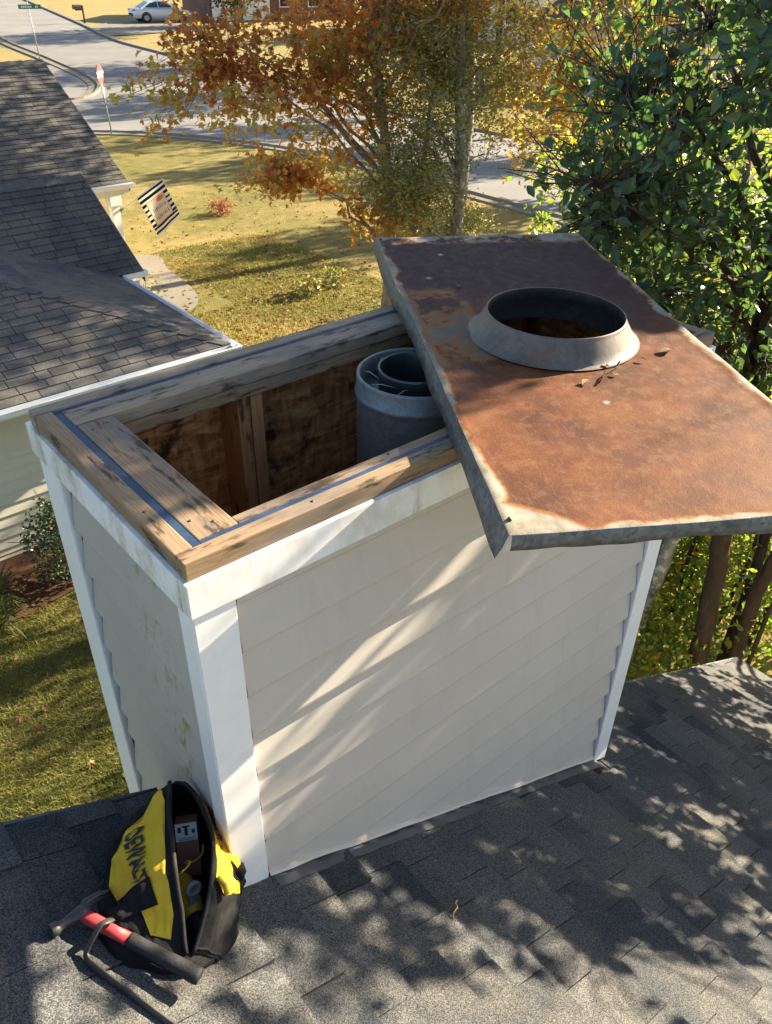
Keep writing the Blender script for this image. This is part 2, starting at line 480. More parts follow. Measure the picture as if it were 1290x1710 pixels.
M['blade'] = leaf_mat('grass_blade', [(0, (.075, .10, .026)), (.5, (.18, .175, .052)), (.8, (.32, .25, .10)), (1, (.42, .32, .16))], .4, .6, .2, (1.3, 1.25, .6))

def m_lawn():
    k = NT('autumn_lawn'); p = k.pos()
    a = k.noise(p, .28, 5, .6); b = k.noise(p, 2.4, 6, .7); c = k.noise(p, 28, 4, .75)
    col = k.ramp(k.math('ADD', k.math('MULTIPLY', a, .5), k.math('MULTIPLY', b, .5)), [(.34, (.11, .115, .030)), (.48, (.21, .18, .06)), (.6, (.32, .24, .095)), (.75, (.40, .29, .14))])
    col = k.mix(k.math('MULTIPLY', k.step(c, .42, .66), .55), col, (.055, .05, .018))
    s = k.sep(p)
    farm = k.step(k.math('ADD', k.math('MULTIPLY', s[0], .45), k.math('MULTIPLY', s[1], .893)), 40.0, 60.0)
    col = k.mix(k.math('MULTIPLY', farm, .6), col, (.33, .25, .115))
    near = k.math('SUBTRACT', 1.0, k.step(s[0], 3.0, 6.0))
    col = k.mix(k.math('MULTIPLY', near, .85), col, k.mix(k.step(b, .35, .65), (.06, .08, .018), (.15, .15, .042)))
    k.bump(c, .8, .05)
    return k.fin(col, .95, 0, .1)
M['lawn'] = m_lawn()
M['asphalt'] = simple('pale_asphalt', (.19, .182, .175), .9, 0, .16, .6, .2, .3, 30)
M['concrete'] = simple('concrete', (.19, .168, .135), .85, 0, .12, 1.5, .2, .2, 30)
M['mulch'] = simple('brown_mulch', (.075, .04, .024), .95, 0, .5, 30, .1, .8, 60)
M['carpaint'] = simple('silver_white_paint', (.62, .64, .67), .22, .1, .02, 2, .6)
M['glass'] = simple('dark_glass', (.02, .024, .03), .06, 0, .1, 2, .8)
M['tyre'] = simple('tyre_rubber', (.018, .018, .018), .8)
M['rim'] = simple('alloy_rim', (.35, .35, .36), .35, .7)
M['lamp_red'] = simple('red_lamp', (.35, .012, .012), .2)
M['sign_green'] = simple('green_sign', (.01, .16, .075), .45)
M['sign_red'] = simple('faded_red_sign', (.42, .055, .045), .5)
M['sign_white'] = simple('sign_white', (.7, .7, .7), .5)
M['pole_grey'] = simple('grey_pole', (.30, .30, .30), .5, .4)
M['brick'] = simple('brown_brick', (.17, .085, .06), .9, 0, .3, 3)
M['roof_brown'] = simple('brown_far_shingle', (.09, .075, .065), .9, 0, .2, 2)
# ================================================================== GROUND
def axis(a, b, st, far):
    mid = np.arange(a, b + st, st)
    ext = np.array([5, 12, 25, 50, 100, 200, 400, 700.])
    return np.concatenate([a - ext[::-1], mid, b + ext])
gx = axis(-30, 90, 1.5, 0); gy = axis(-15, 130, 1.5, 0)
X, Y = np.meshgrid(gx, gy)
V = np.stack([X, Y, zg(X, Y)], -1).reshape(-1, 3)
nx = len(gx)
I = (np.arange(len(gy) - 1)[:, None] * nx + np.arange(nx - 1)[None]).ravel()
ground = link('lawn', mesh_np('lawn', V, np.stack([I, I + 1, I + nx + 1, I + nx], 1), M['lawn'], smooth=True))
tag(ground, 'wide yellowing autumn lawn spread between the houses and road', None, None, 'structure')

def sheet(name, poly, mat, dz, label, parent=None, edge=2.5):
    bm = bmesh.new()
    bm.faces.new([bm.verts.new((x, y, 0)) for x, y in poly])
    bmesh.ops.triangulate(bm, faces=bm.faces[:])
    for _ in range(7):
        es = [e for e in bm.edges if e.calc_length() > edge]
        if not es: break
        bmesh.ops.subdivide_edges(bm, edges=es, cuts=1)
        bmesh.ops.triangulate(bm, faces=bm.faces[:])
    for v in bm.verts: v.co.z = float(zg(v.co.x, v.co.y)) + dz
    bmesh.ops.recalc_face_normals(bm, faces=bm.faces[:])
    if sum(f.normal.z for f in bm.faces) < 0: bmesh.ops.reverse_faces(bm, faces=bm.faces[:])
    o = bm_to(name, bm, mat)
    return tag(o, label, None, None, 'structure')

def smooth_line(P, n=6):
    P = [np.array(q, float) for q in P]; out = []
    for i in range(len(P) - 1):
        p0 = P[max(i - 1, 0)]; p1 = P[i]; p2 = P[i + 1]; p3 = P[min(i + 2, len(P) - 1)]
        for t in np.linspace(0, 1, n, endpoint=False):
            out.append(.5 * (2 * p1 + (p2 - p0) * t + (2 * p0 - 5 * p1 + 4 * p2 - p3) * t * t + (3 * p1 - p0 - 3 * p2 + p3) * t ** 3))
    out.append(P[-1]); return out
curb1 = smooth_line([(-16, 48), (2, 42.5), (10, 38.6), (14.5, 35.7), (16.9, 33), (18.6, 29.6), (19.7, 25.2), (19.9, 19.5), (20, 10), (20, -12)])
curb2 = smooth_line([(28.5, -12), (28.5, 20), (27.6, 40), (26.5, 52), (26.2, 60), (28.6, 71), (34.3, 98), (39, 120), (45, 150)])
curb3 = smooth_line([(36, 150), (27.5, 98), (22, 76), (20, 63), (19.8, 54.2), (19.6, 48.3), (18.7, 45.1), (16.6, 43.4), (12, 45.2), (4, 49.5), (-14, 56)])
sheet('road', [tuple(p) for p in curb1[::-1]][::-1] + [tuple(p) for p in curb2] + [tuple(p) for p in curb3], M['asphalt'], .03, 'pale asphalt junction of two residential roads beyond the lawn')
def ribbon(name, line, w, h, mat, label):
    P = np.array(line); T = np.gradient(P, axis=0); T /= np.linalg.norm(T, axis=1)[:, None]
    N = np.stack([-T[:, 1], T[:, 0]], 1)
    prof = [(-w, -.02), (-w + .02, .05), (-.14, .065), (-.10, h), (.06, h), (.08, -.02)]
    V = []; F = []
    for p, n in zip(P, N):
        for a, z in prof:
            q = p - n * a; V.append((q[0], q[1], float(zg(*p)) + z))
    k = len(prof)
    for i in range(len(P) - 1):
        for j in range(k - 1): F.append([i * k + j, i * k + j + 1, (i + 1) * k + j + 1, (i + 1) * k + j])
    return tag(link(name, mesh_np(name, np.array(V), F, mat)), label, None, None, 'structure')
ribbon('kerb', curb1[::-1], .5, .13, M['concrete'], 'concrete kerb along the near lawn edge')
ribbon('kerb', curb2[::-1], .5, .13, M['concrete'], 'concrete kerb along the far side of the road')
ribbon('kerb', curb3[::-1], .6, .13, M['concrete'], 'concrete kerb curving round the grass corner')
sheet('driveway', [(26.5, 61.3), (29, 60.8), (39.5, 64.0), (40, 71.5), (37, 72.2), (31, 70.6), (28.3, 67.5)], M['concrete'], .05, 'concrete driveway with the white car parked on it')
walk = [(5.2, 19.2), (8.36, 18.9), (8.25, 17.5), (8.1, 16.2), (7.85, 15.3), (7.4, 14.75), (6.9, 14.7), (6.6, 15.0), (6.9, 15.9), (6.6, 17), (5.2, 17.4)]
walk = [tuple(q_) for q_ in smooth_line(walk, 5)]
sheet('garden_path', walk, M['concrete'], .04, 'curved concrete path end beside the neighbouring house')
sheet('mulch_bed', [(-3, 7.0), (1.0, 7.1), (2.3, 7.3), (2.9, 8.2), (-3, 8.2)], M['mulch'], .03, 'brown mulch bed along the neighbouring house wall')

# ================================================================== SHINGLED FACES
def shingle_face(polys, O, u, v, n, expo, widths, thick, mat, parent, budget, stagger=.37, gap=.003, hole=None, irregular=0):
    """polys: convex polygons in (a,b) face coordinates.  Each shingle a slab of its own."""
    O = np.array(O, float); u = np.array(u, float); v = np.array(v, float); n = np.array(n, float)
    made = []
    for poly in polys:
        amin = min(p[0] for p in poly); amax = max(p[0] for p in poly)
        bmin = min(p[1] for p in poly); bmax = max(p[1] for p in poly)
        r = int(bmin / expo)
        while r * expo < bmax:
            b0 = r * expo; a = amin - random.random() * .3 - (r % 2) * stagger * widths[0]
            while a < amax:
                w = random.choice(widths)
                t = thick * (random.choice([.55, 1.0, 1.35]) if irregular else 1)
                db = random.uniform(-irregular, irregular)
                P = [(a + gap / 2, b0 + db), (a + w - gap / 2, b0 + db), (a + w - gap / 2, b0 + expo - .001), (a + gap / 2, b0 + expo - .001)]
                a += w
                for i in range(len(poly)):
                    p, q = poly[i], poly[(i + 1) % len(poly)]
                    P = clip_poly(P, q[1] - p[1], p[0] - q[0], (q[1] - p[1]) * p[0] + (p[0] - q[0]) * p[1])
                    if len(P) < 3: break
                if len(P) < 3 or poly_area(P) < 2e-4: continue
                c = np.mean(P, axis=0); wc = O + u * c[0] + v * c[1]
                if hole and hole(wc): continue
                k = len(P)
                V = [O + u * x + v * y + n * (.0015 + t * (1 - (y - b0) / expo)) for x, y in P] + [O + u * x + v * y - n * .002 for x, y in P]
                F = [list(range(k))] + [[i, k + i, k + (i + 1) % k, (i + 1) % k] for i in range(k)]
                px, py, d = project(wc)
                vis = (-40 < px < 1330) and (-20 < py < 1760) and d > 0
                made.append((vis, poly_area(P) / max(d, .1) ** 2, np.array(V), F, wc))
            r += 1
    return made
def emit_shingles(made, budget, mat, parent, name='shingle', rest='shingle_field'):
    made.sort(key=lambda q: (-int(q[0]), -q[1]))
    for vis, s, V, F, c in made[:budget]:
        o = link(name, mesh_np(name, V - c, F, mat), parent); o.location = c
    if len(made) > budget:
        Vs = []; Fs = []; k = 0
        for vis, s, V, F, c in made[budget:]:
            Vs.append(V); Fs += [[k + i for i in f] for f in F]; k += len(V)
        tag(link(rest, mesh_np(rest, np.concatenate(Vs), Fs, mat), parent), kind='stuff')

# ------------------------------------------------------------------ own house
SLP, HB = .50971, 1.07867
RC = 1 / math.sqrt(1 + SLP * SLP); RS = SLP * RC
def roofz(x): return -HB - SLP * x
RN = np.array([RS, 0, RC])
house = thing('house', 'house under the chimney with dark charcoal shingle roof sloping to the right', 'house')
EX, RY = 4.14, .395
rO = np.array([EX, -3.2, roofz(EX)])
rl = (EX + 2.2) / RC
shs = shingle_face([[(0, 0), (RY + 3.2, 0), (RY + 3.2, rl), (0, rl)]], rO, (0, 1, 0), (-RC, 0, RS), RN, .142, (.15, .2, .26, .33, .18), .0115, M['shingle'], house, 290,
                   hole=lambda w: .03 < w[0] < 1.73 and w[1] > .03, irregular=.005)
emit_shingles(shs, 290, M['shingle'], house)
bm = bmesh.new()                                               # deck, with the chimney's opening left out
def deckq(x0, x1, y0, y1):
    vs = [bm.verts.new((x, y, roofz(x) + dz)) for dz in (-.003, -.03) for x, y in ((x0, y0), (x1, y0), (x1, y1), (x0, y1))]
    bm.faces.new(vs[:4]); bm.faces.new(vs[4:][::-1])
    for i in range(4): bm.faces.new((vs[i], vs[4 + i], vs[4 + (i + 1) % 4], vs[(i + 1) % 4]))
deckq(-2.2, EX, -3.2, .0205); deckq(-2.2, .0205, .0205, RY - .003); deckq(1.767, EX, .0205, RY - .003)
bm_to('roof_deck', bm, M['deck'], house)
def slope_strip(name, x0, x1, y0, y1, z0, z1, mat, parent, bevel=0):
    bm = bmesh.new()
    vs = [bm.verts.new((x, y, roofz(x) + z)) for z in (z0, z1) for x, y in ((x0, y0), (x1, y0), (x1, y1), (x0, y1))]
    bm.faces.new(vs[:4][::-1]); bm.faces.new(vs[4:])
    for i in range(4): bm.faces.new((vs[i], vs[(i + 1) % 4], vs[4 + (i + 1) % 4], vs[4 + i]))
    return bm_to(name, bm, mat, parent, bevel=bevel)
slope_strip('rake_edge', -2.2, -.022, RY + .001, RY + .012, -.05, .004, M['flash_dark'], house)
slope_strip('rake_edge', 1.79, EX, RY + .001, RY + .012, -.05, .004, M['flash_dark'], house)
slope_strip('rake_board', 1.79, EX, RY - .025, RY - .002, -.19, -.035, M['white'], house)
slope_strip('rake_board', -2.2, -.03, RY - .025, RY - .002, -.19, -.035, M['white'], house)
box('eave_edge', (EX + .002, -3.2, roofz(EX) - .06), (EX + .014, RY, roofz(EX) + .003), M['gutter'], house)
bm = bmesh.new()
zf = roofz(EX) - .22
vs = [bm.verts.new(q) for q in ((EX - .35, RY - .05, GZ), (-2.2, RY - .05, GZ), (-2.2, RY - .05, roofz(-2.2) - .04), (EX - .35, RY - .05, roofz(EX - .35) - .04))]
bm.faces.new(vs)
vs2 = [bm.verts.new(q) for q in ((EX - .35, -3.2, GZ), (EX - .35, RY - .05, GZ), (EX - .35, RY - .05, roofz(EX - .35) - .04), (EX - .35, -3.2, roofz(EX - .35) - .04))]
bm.faces.new(vs2)
bm_to('wall', bm, M['siding_house'], house)
bm = bmesh.new()
rsn = random.Random(5)
rows = []
for i in range(60):                                            # ragged flashing along the chimney's foot
    x0 = .088 + i * .0272; h = rsn.uniform(.014, .021)
    rows.append([bm.verts.new(q) for q in ((x0, -.0025, roofz(x0) + h), (x0, -.012 - rsn.uniform(0, .004), roofz(x0) + .0165), (x0, -.036 - rsn.uniform(0, .008), roofz(x0) + .0145), (x0, -.038, roofz(x0) + .004))])
for a, b in zip(rows, rows[1:]):
    for q in range(3): bm.faces.new((a[q], a[q + 1], b[q + 1], b[q]))
bm_to('step_flashing', bm, M['flash_dark'], house)
slope_strip('side_flashing', -.05, -.0068, .0, RY - .01, .0085, .013, M['flash_dark'], house)

# ================================================================== CHIMNEY CHASE
CW, CD = 1.766, .772
chase = thing('chimney_chase', 'beige sided chimney chase with white corner trim and open timber top', 'chimney', (0, 0, roofz(0)))
CO = np.array([0, 0, roofz(0)])
INV = Matrix.Translation(-Vector(CO))
def cbox(name, lo, hi, mat, bevel=0): return box(name, lo, hi, mat, chase, bevel, INV)
def prism(name, poly, axisn, base, mat, parent=chase):
    """poly of (a,z) pairs, base(a,z)->world front point, thickness to back handled by caller"""
def board(name, P, fn, mat):
    k = len(P)
    V = np.array([fn(a, z, True) for a, z in P] + [fn(a, z, False) for a, z in P]) - CO
    F = [list(range(k)), list(range(2 * k - 1, k - 1, -1))] + [[i, k + i, k + (i + 1) % k, (i + 1) % k] for i in range(k)]
    c = V.mean(0)
    me = mesh_np(name, V - c, F, mat)
    bm = bmesh.new(); bm.from_mesh(me); bmesh.ops.recalc_face_normals(bm, faces=bm.faces[:]); bm.to_mesh(me); bm.free()
    return link(name, me, chase, loc=c)
LAP = .135
WI = .0205
LAPF = [(0, .0010), (.05, .0065), (.5, .0150), (.87, .0215), (.925, .0205), (.965, .0170), (1.0, .0085)]
def siding(P, zt, world, mat):
    V = []; F = []
    for (f0, o0), (f1, o1) in zip(LAPF, LAPF[1:]):
        z0, z1 = zt - LAP * f0, zt - LAP * f1
        Q = clip_poly(clip_poly(P, 0, 1, z0), 0, -1, -z1)
        if len(Q) < 3: continue
        n0 = len(V)
        for a, z in Q:
            t = (z0 - z) / (z0 - z1)
            V.append(world(a, z, o0 + (o1 - o0) * t))
        F.append(list(range(n0, n0 + len(Q))))
    V = np.array(V) - CO; c = V.mean(0)
    me = mesh_np('siding_board', V - c, F, mat)
    bm = bmesh.new(); bm.from_mesh(me); bmesh.ops.remove_doubles(bm, verts=bm.verts[:], dist=1e-5); bmesh.ops.recalc_face_normals(bm, faces=bm.faces[:]); bm.to_mesh(me); bm.free()
    return link('siding_board', me, chase, loc=c)
for k in range(14):                                            # front boards, cut off along the roof slope
    zt = -.025 - LAP * k; zb = zt - LAP
    P = [(.094, zb), (1.676, zb), (1.676, zt), (.094, zt)]
    P = clip_poly(P, -SLP, -1, HB - .034)
    if len(P) < 3 or poly_area(P) < .001: continue
    siding(P, zt, lambda a, z, o: (a, WI - o, z), M['siding'])
for k in range(24):                                            # left side boards, running on past the rake to the ground side
    zt = -.025 - LAP * k; zb = zt - LAP
    P = [(.062, zb), (.640, zb), (.640, zt), (.062, zt)]
    if zb < -HB + .01:
        if zt < -HB + .02:
            P = [(RY + .02, zb), (.640, zb), (.640, zt), (RY + .02, zt)]
        else:
            P = [(.062, -HB + .02), (.640, -HB + .02), (.640, zt), (.062, zt)]
    siding(P, zt, lambda a, z, o: (WI - o, a, z), M['siding_stained'])
cbox('wall_panel', (0.003, CD - .016, -3.4), (CW - .003, CD - .004, -.05), M['osb'])
cbox('wall_panel', (CW - .016, .016, -3.4), (CW - .004, CD - .018, -.05), M['osb'])
cbox('wall_panel', (.0235, .036, -3.4), (.034, CD - .018, -.05), M['osb'])
bmq = [(.003, -3.0), (CW - .003, -3.0), (CW - .003, -.05), (.003, -.05)]
board('wall_panel', bmq, lambda a, z, f: (a, .0235 if f else .035, z), M['osb'])
cbox('outer_wall', (0.0, CD - .003, GZ), (CW, CD + .004, -.12), M['siding'])
cbox('outer_wall', (CW - .003, .02, GZ), (CW + .004, CD - .004, -.12), M['siding'])
cbox('chase_floor', (.02, .02, -2.95), (CW - .02, CD - .02, -2.9), M['black'])
# channels where boards meet the trim, black standing in for their notch shadow
for lo, hi in (((.0905, .012, -1.1), (.0935, .0215, -.12)), ((1.6765, .012, -1.93), (1.6795, .0215, -.12)), ((.012, .6405, -3.2), (.0215, .650, -.12)), ((.012, .0585, -1.06), (.0215, .0615, -.12))):
    cbox('channel', lo, hi, M['black'])
def lpost(name, P, zt, zbf, mat):
    k = len(P)
    V = np.array([(x, y, zbf(x, y)) for x, y in P] + [(x, y, zt) for x, y in P]) - CO
    c = V.mean(0)
    me = mesh_np(name, V - c, [list(range(k))[::-1], list(range(k, 2 * k))] + [[i, (i + 1) % k, k + (i + 1) % k, k + i] for i in range(k)], mat)
    bm = bmesh.new(); bm.from_mesh(me); bmesh.ops.recalc_face_normals(bm, faces=bm.faces[:])
    es = [e for e in bm.edges if abs(e.verts[0].co.x - e.verts[1].co.x) + abs(e.verts[0].co.y - e.verts[1].co.y) < 1e-5]
    bmesh.ops.bevel(bm, geom=es, offset=.003, segments=2, affect='EDGES'); bm.to_mesh(me); bm.free()
    return link(name, me, chase, loc=c)
T = .0065
lpost('corner_post', [(-T, -T), (.090, -T), (.090, .0215), (.0215, .0215), (.0215, .058), (-T, .058)], -.127, lambda x, y: roofz(x) + .012, M['trim'])
lpost('corner_post', [(1.680, -T), (CW + T, -T), (CW + T, .075), (CW + .0045, .075), (CW + .0045, .0215), (1.680, .0215)], -.127, lambda x, y: roofz(x) + .012, M['trim'])
lpost('corner_post', [(-T, .651), (.0215, .651), (.0215, CD - .02), (.0215, CD + .005), (.08, CD + .005), (.08, CD + T), (-T, CD + T)], -.127, lambda x, y: -3.6, M['trim'])
# fascia boards under the timber
fz0, fz1 = -.126, -.043
cbox('fascia_board', (-.0115, -.0125, fz0), (CW + .0125, .0195, fz1), M['trim_part'], .002)
cbox('fascia_board', (-.0125, .0205, fz0 - .001), (.0195, CD + .010, fz1 - .001), M['trim_dirty'], .002)
cbox('fascia_board', (-.0118, CD + .011, fz0), (CW + .012, CD + .030, fz1 - .002), M['trim_dirty'], .002)
cbox('fascia_board', (CW + .005, .0205, fz0 - .001), (CW + .0128, CD + .010, fz1 - .001), M['trim_dirty'], .002)
# pale bottom strip following the slope
bm = bmesh.new()
rs2 = random.Random(2)
xs = np.linspace(.092, 1.679, 24)
rows = []
for x in xs:
    w = rs2.uniform(-.002, .004)
    rows.append([bm.verts.new(Vector(q) - Vector(CO)) for q in ((x, -.004 - w, roofz(x) + .036), (x, -.009 - w, roofz(x) + .029), (x, -.004, roofz(x) + .022), (x, .019, roofz(x) + .022), (x, .019, roofz(x) + .042))])
for a, b in zip(rows, rows[1:]):
    for j in range(5): bm.faces.new((a[j], b[j], b[(j + 1) % 5], a[(j + 1) % 5]))
bm_to('bottom_strip', bm, M['siding'], chase)
# timber: outer rails on edge
bv = .003
cbox('timber_rail', (-.004, -.002, -.0425), (CW + .006, .0365, 0), M['wood'], bv)
cbox('timber_rail', (-.003, .038, -.0425), (.0365, CD - .042, -.001), M['wood'], bv)
cbox('timber_rail', (-.005, CD - .0405, -.0425), (CW + .006, CD - .002, .001), M['wood_grey'], bv)
cbox('timber_rail', (CW - .033, .038, -.0425), (CW + .004, CD - .042, -.002), M['wood'], bv)
# blue-grey flashing strips standing in the joint between rails and plates
cbox('flashing_strip', (.056, .0375, -.075), (CW - .055, .0525, -.0045), M['flash_blue'])
cbox('flashing_strip', (.0375, .0405, -.074), (.0545, CD - .058, -.0042), M['flash_blue'])
cbox('flashing_strip', (.038, CD - .0545, -.074), (CW - .05, CD - .0418, -.004), M['flash_blue'])
cbox('flashing_strip', (CW - .053, .0535, -.075), (CW - .0345, CD - .0575, -.0035), M['flash_blue'])
# flat plates on a second course
cbox('timber_plate', (.1465, .0548, -.040), (CW - .06, .0845, -.006), M['wood'], .002)
cbox('timber_plate', (.0565, .0550, -.039), (.1455, .628, -.004), M['wood'], .003)
cbox('timber_plate', (.055, .632, -.038), (CW - .06, CD - .0575, -.002), M['wood_grey'], .003)
cbox('timber_plate', (CW - .142, .085, -.039), (CW - .0545, .630, -.004), M['wood'], .003)
cbox('timber_plate', (.055, .636, -.077), (CW - .06, CD - .06, -.0405), M['wood'], .002)
cbox('timber_plate', (.057, .056, -.077), (.1425, .634, -.0405), M['wood'], .002)
cbox('timber_plate', (.147, .056, -.077), (CW - .06, .0835, -.0415), M['wood'], .002)
# studs on the back wall
for x0 in (.06, .498, .540, 1.02, 1.30, 1.66):
    cbox('stud', (x0, .650, -2.85), (x0 + .038, CD - .0165, -.0785), M['stud'], .002)
for x0 in (.5,):
    cbox('stud', (x0, .0165, -2.85), (x0 + .038, .14, -.0785), M['stud'], .002)
# nails in the plates
nm = None
for x, y, z in ((.075, .12, -.004), (.12, .60, -.004), (.08, .59, -.004), (.11, .09, -.004), (.42, .70, -.002), (.9, .69, -.002), (.55, .075, -.006), (.3, .02, 0), (.62, .018, 0), (.02, .45, -.001), (.018, .2, -.001)):
    if nm is None:
        nm = lathe('nail_head', [(.0001, .0016), (.0032, .0014), (.0042, .0006), (.0042, -.001)], M['steel'], chase, 8); o = nm
    else:
        o = link('nail_head', nm.data, chase)
    o.location = Vector((x, y, z)) - Vector(CO)

# ================================================================== RUSTY COVER
from mathutils.geometry import delaunay_2d_cdt
u = np.array([.52371, .85185, .00887]); u /= np.linalg.norm(u)
v = np.array([.85188, -.52362, -.01103]); v -= (v @ u) * u; v /= np.linalg.norm(v)
nrm = np.cross(v, u)
cover = thing('chimney_cover', 'rusted sheet metal chimney cover with round collar lying askew on the chase', 'chimney cover')
cover.matrix_basis = frame4((1.2755, .2096, .0577), u, -v, nrm)
CL, CWD = 1.809 / 2, .774 / 2
hc = (-.02, .017)
pts = []
ang = np.linspace(0, 2 * np.pi, 72, endpoint=False)
ring = [(hc[0] + .205 * math.cos(a), hc[1] + .205 * math.sin(a)) for a in ang]
xs = np.linspace(-CL, CL, 74); ys = np.linspace(-CWD, CWD, 34)
xs = np.sort(np.concatenate([xs, [-CL + .006, -CL + .019, CL - .006, CL - .019]])); ys = np.sort(np.concatenate([ys, [-CWD + .006, -CWD + .019, CWD - .006, CWD - .019]]))
grid = [(x, y) for x in xs for y in ys if math.hypot(x - hc[0], y - hc[1]) > .218]
r = delaunay_2d_cdt([Vector(q) for q in ring + grid], [], [], 0, 1e-5)
P2 = r[0]; tris = [f for f in r[2] if math.hypot(sum(P2[i].x for i in f) / 3 - hc[0], sum(P2[i].y for i in f) / 3 - hc[1]) > .2035]
def dent(x, y):
    z = .0028 * math.sin(3.1 * x + 1) * math.sin(5.2 * y + .4) + .0014 * math.sin(9 * x + 4 * y) + .0008 * math.sin(23 * x - 17 * y)
    d = min(CL - abs(x), CWD - abs(y))
    z += .0035 * max(0, 1 - abs(d - .010) / .013)
    # pressed crease on the left
    z += .003 * math.exp(-((y - .30 + .02 * x) / .006) ** 2) * (1 if -.30 < x < .30 else 0)
    return z
bm = bmesh.new()
vv = [bm.verts.new((p.x, p.y, dent(p.x, p.y))) for p in P2]
for f in tris: bm.faces.new([vv[i] for i in f])
bmesh.ops.recalc_face_normals(bm, faces=bm.faces[:])
if sum(f.normal.z for f in bm.faces) < 0: bmesh.ops.reverse_faces(bm, faces=bm.faces[:])
bmesh.ops.delete(bm, geom=[q for q in bm.verts if not q.link_faces], context='VERTS')
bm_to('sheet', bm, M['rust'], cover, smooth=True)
rsf = random.Random(9)
def flange(p0, p1, out, depth, seed, flare=None):
    p0 = np.array(p0, float); p1 = np.array(p1, float); out = np.array(out, float)
    n = 44; V = []; F = []
    for i in range(n + 1):
        t = i / n; p = p0 + (p1 - p0) * t; d = depth(t); fl = flare(t) if flare else 0
        w1 = .0025 * math.sin(17 * t + seed) + .0012 * math.sin(53 * t + seed)
        for j, k in enumerate((0, .18, .55, 1)):
            o = out * (.0008 + .003 * (k > 0) + w1 * k + fl * k * k)
            V.append((p[0] + o[0], p[1] + o[1], dent(min(CL, max(-CL, p[0])), min(CWD, max(-CWD, p[1]))) * (1 - k) - .0004 - d * k))
        q = V[-1]; V.append((q[0] - out[0] * .0022, q[1] - out[1] * .0022, q[2] + .001))
    for i in range(n):
        for j in range(4): F.append([i * 5 + j, i * 5 + j + 1, (i + 1) * 5 + j + 1, (i + 1) * 5 + j])
    return link('side_flange', mesh_np('side_flange', np.array(V), F, M['galv'], smooth=True), cover)
sm = lambda a, b, t: max(0, min(1, (t - a) / (b - a)))
flange((-CL, CWD), (CL, CWD), (0, 1), lambda t: .048 + .004 * math.sin(11 * t) + .004 * math.sin(37 * t) + .006 * (1 - sm(.0, .16, t)), 1.0, lambda t: .004 + .012 * (1 - sm(0, .2, t)) + .006 * math.sin(6 * t) ** 2)
flange((-CL, -CWD), (-CL, CWD - .004), (-1, 0), lambda t: .036 + .0015 * math.sin(9 * t), 2.0)
flange((CL, -CWD), (CL, CWD), (1, 0), lambda t: .045, 3.0)
flange((-CL, -CWD), (CL, -CWD), (0, -1), lambda t: .046 + .003 * math.sin(8 * t), 4.0)
H4 = Matrix.Translation((hc[0], hc[1], 0))
lathe('collar', [(.236, .0035), (.228, .0045), (.222, .009), (.212, .026), (.202, .044), (.194, .058), (.1905, .064), (.1895, .068), (.1875, .0695), (.1855, .068)], M['collar'], cover, 72, H4)
lathe('collar_lining', [(.1855, .068), (.185, .062), (.1865, .05), (.194, .035), (.203, .015), (.2045, -.004), (.204, -.03)], M['collar_in'], cover, 72, H4)
for x, y in ((-.86, .375), (-.86, -.375), (.87, .37)):
    lathe('screw_head', [(.0001, .0045), (.004, .004), (.0055, .0015), (.0055, 0)], M['steel'], cover, 10, Matrix.Translation((x, y, dent(x, y))))

# ------------------------------------------------------------------ flue pipe
flue = thing('flue_pipe', 'round grey double wall flue pipe standing inside the open chase', 'flue pipe', (.905, .38, -.018))
lathe('outer_pipe', [(.151, -.075), (.1525, -.004), (.1545, .001), (.1585, .0018), (.161, 0), (.162, -.004), (.1615, -.044), (.1655, -.048), (.167, -.054), (.1655, -.060), (.1625, -.063), (.1628, -.078), (.1615, -.082), (.1615, -2.4)], M['pipe'], flue, 64)
lathe('inner_liner', [(.0955, -1.2), (.0955, .010), (.097, .014), (.1005, .016), (.1035, .014), (.104, .009), (.1015, .004), (.101, -.08)], M['pipe_in'], flue, 56)
lathe('spacer_ring', [(.1015, -.045), (.1515, -.05)], M['pipe_in'], flue, 48)
ws = []
for a0, a1 in ((2.3, 2.75), (2.9, 3.5), (3.6, 3.9), (1.5, 1.95), (4.4, 4.7)):
    ws.append((np.array([[.149 * math.cos(a0), .149 * math.sin(a0), -.012], [.126 * math.cos((a0 + a1) / 2), .126 * math.sin((a0 + a1) / 2), .002], [.104 * math.cos(a1), .104 * math.sin(a1), -.008]]), .0011))
tubes('spacer_wire', ws, M['rim'], flue, 5)
box('rating_label', (.0, -.1638, -.125), (.03, -.1618, -.108), M['label_white'], flue, 0, Matrix.Rotation(.42, 4, 'Z'))

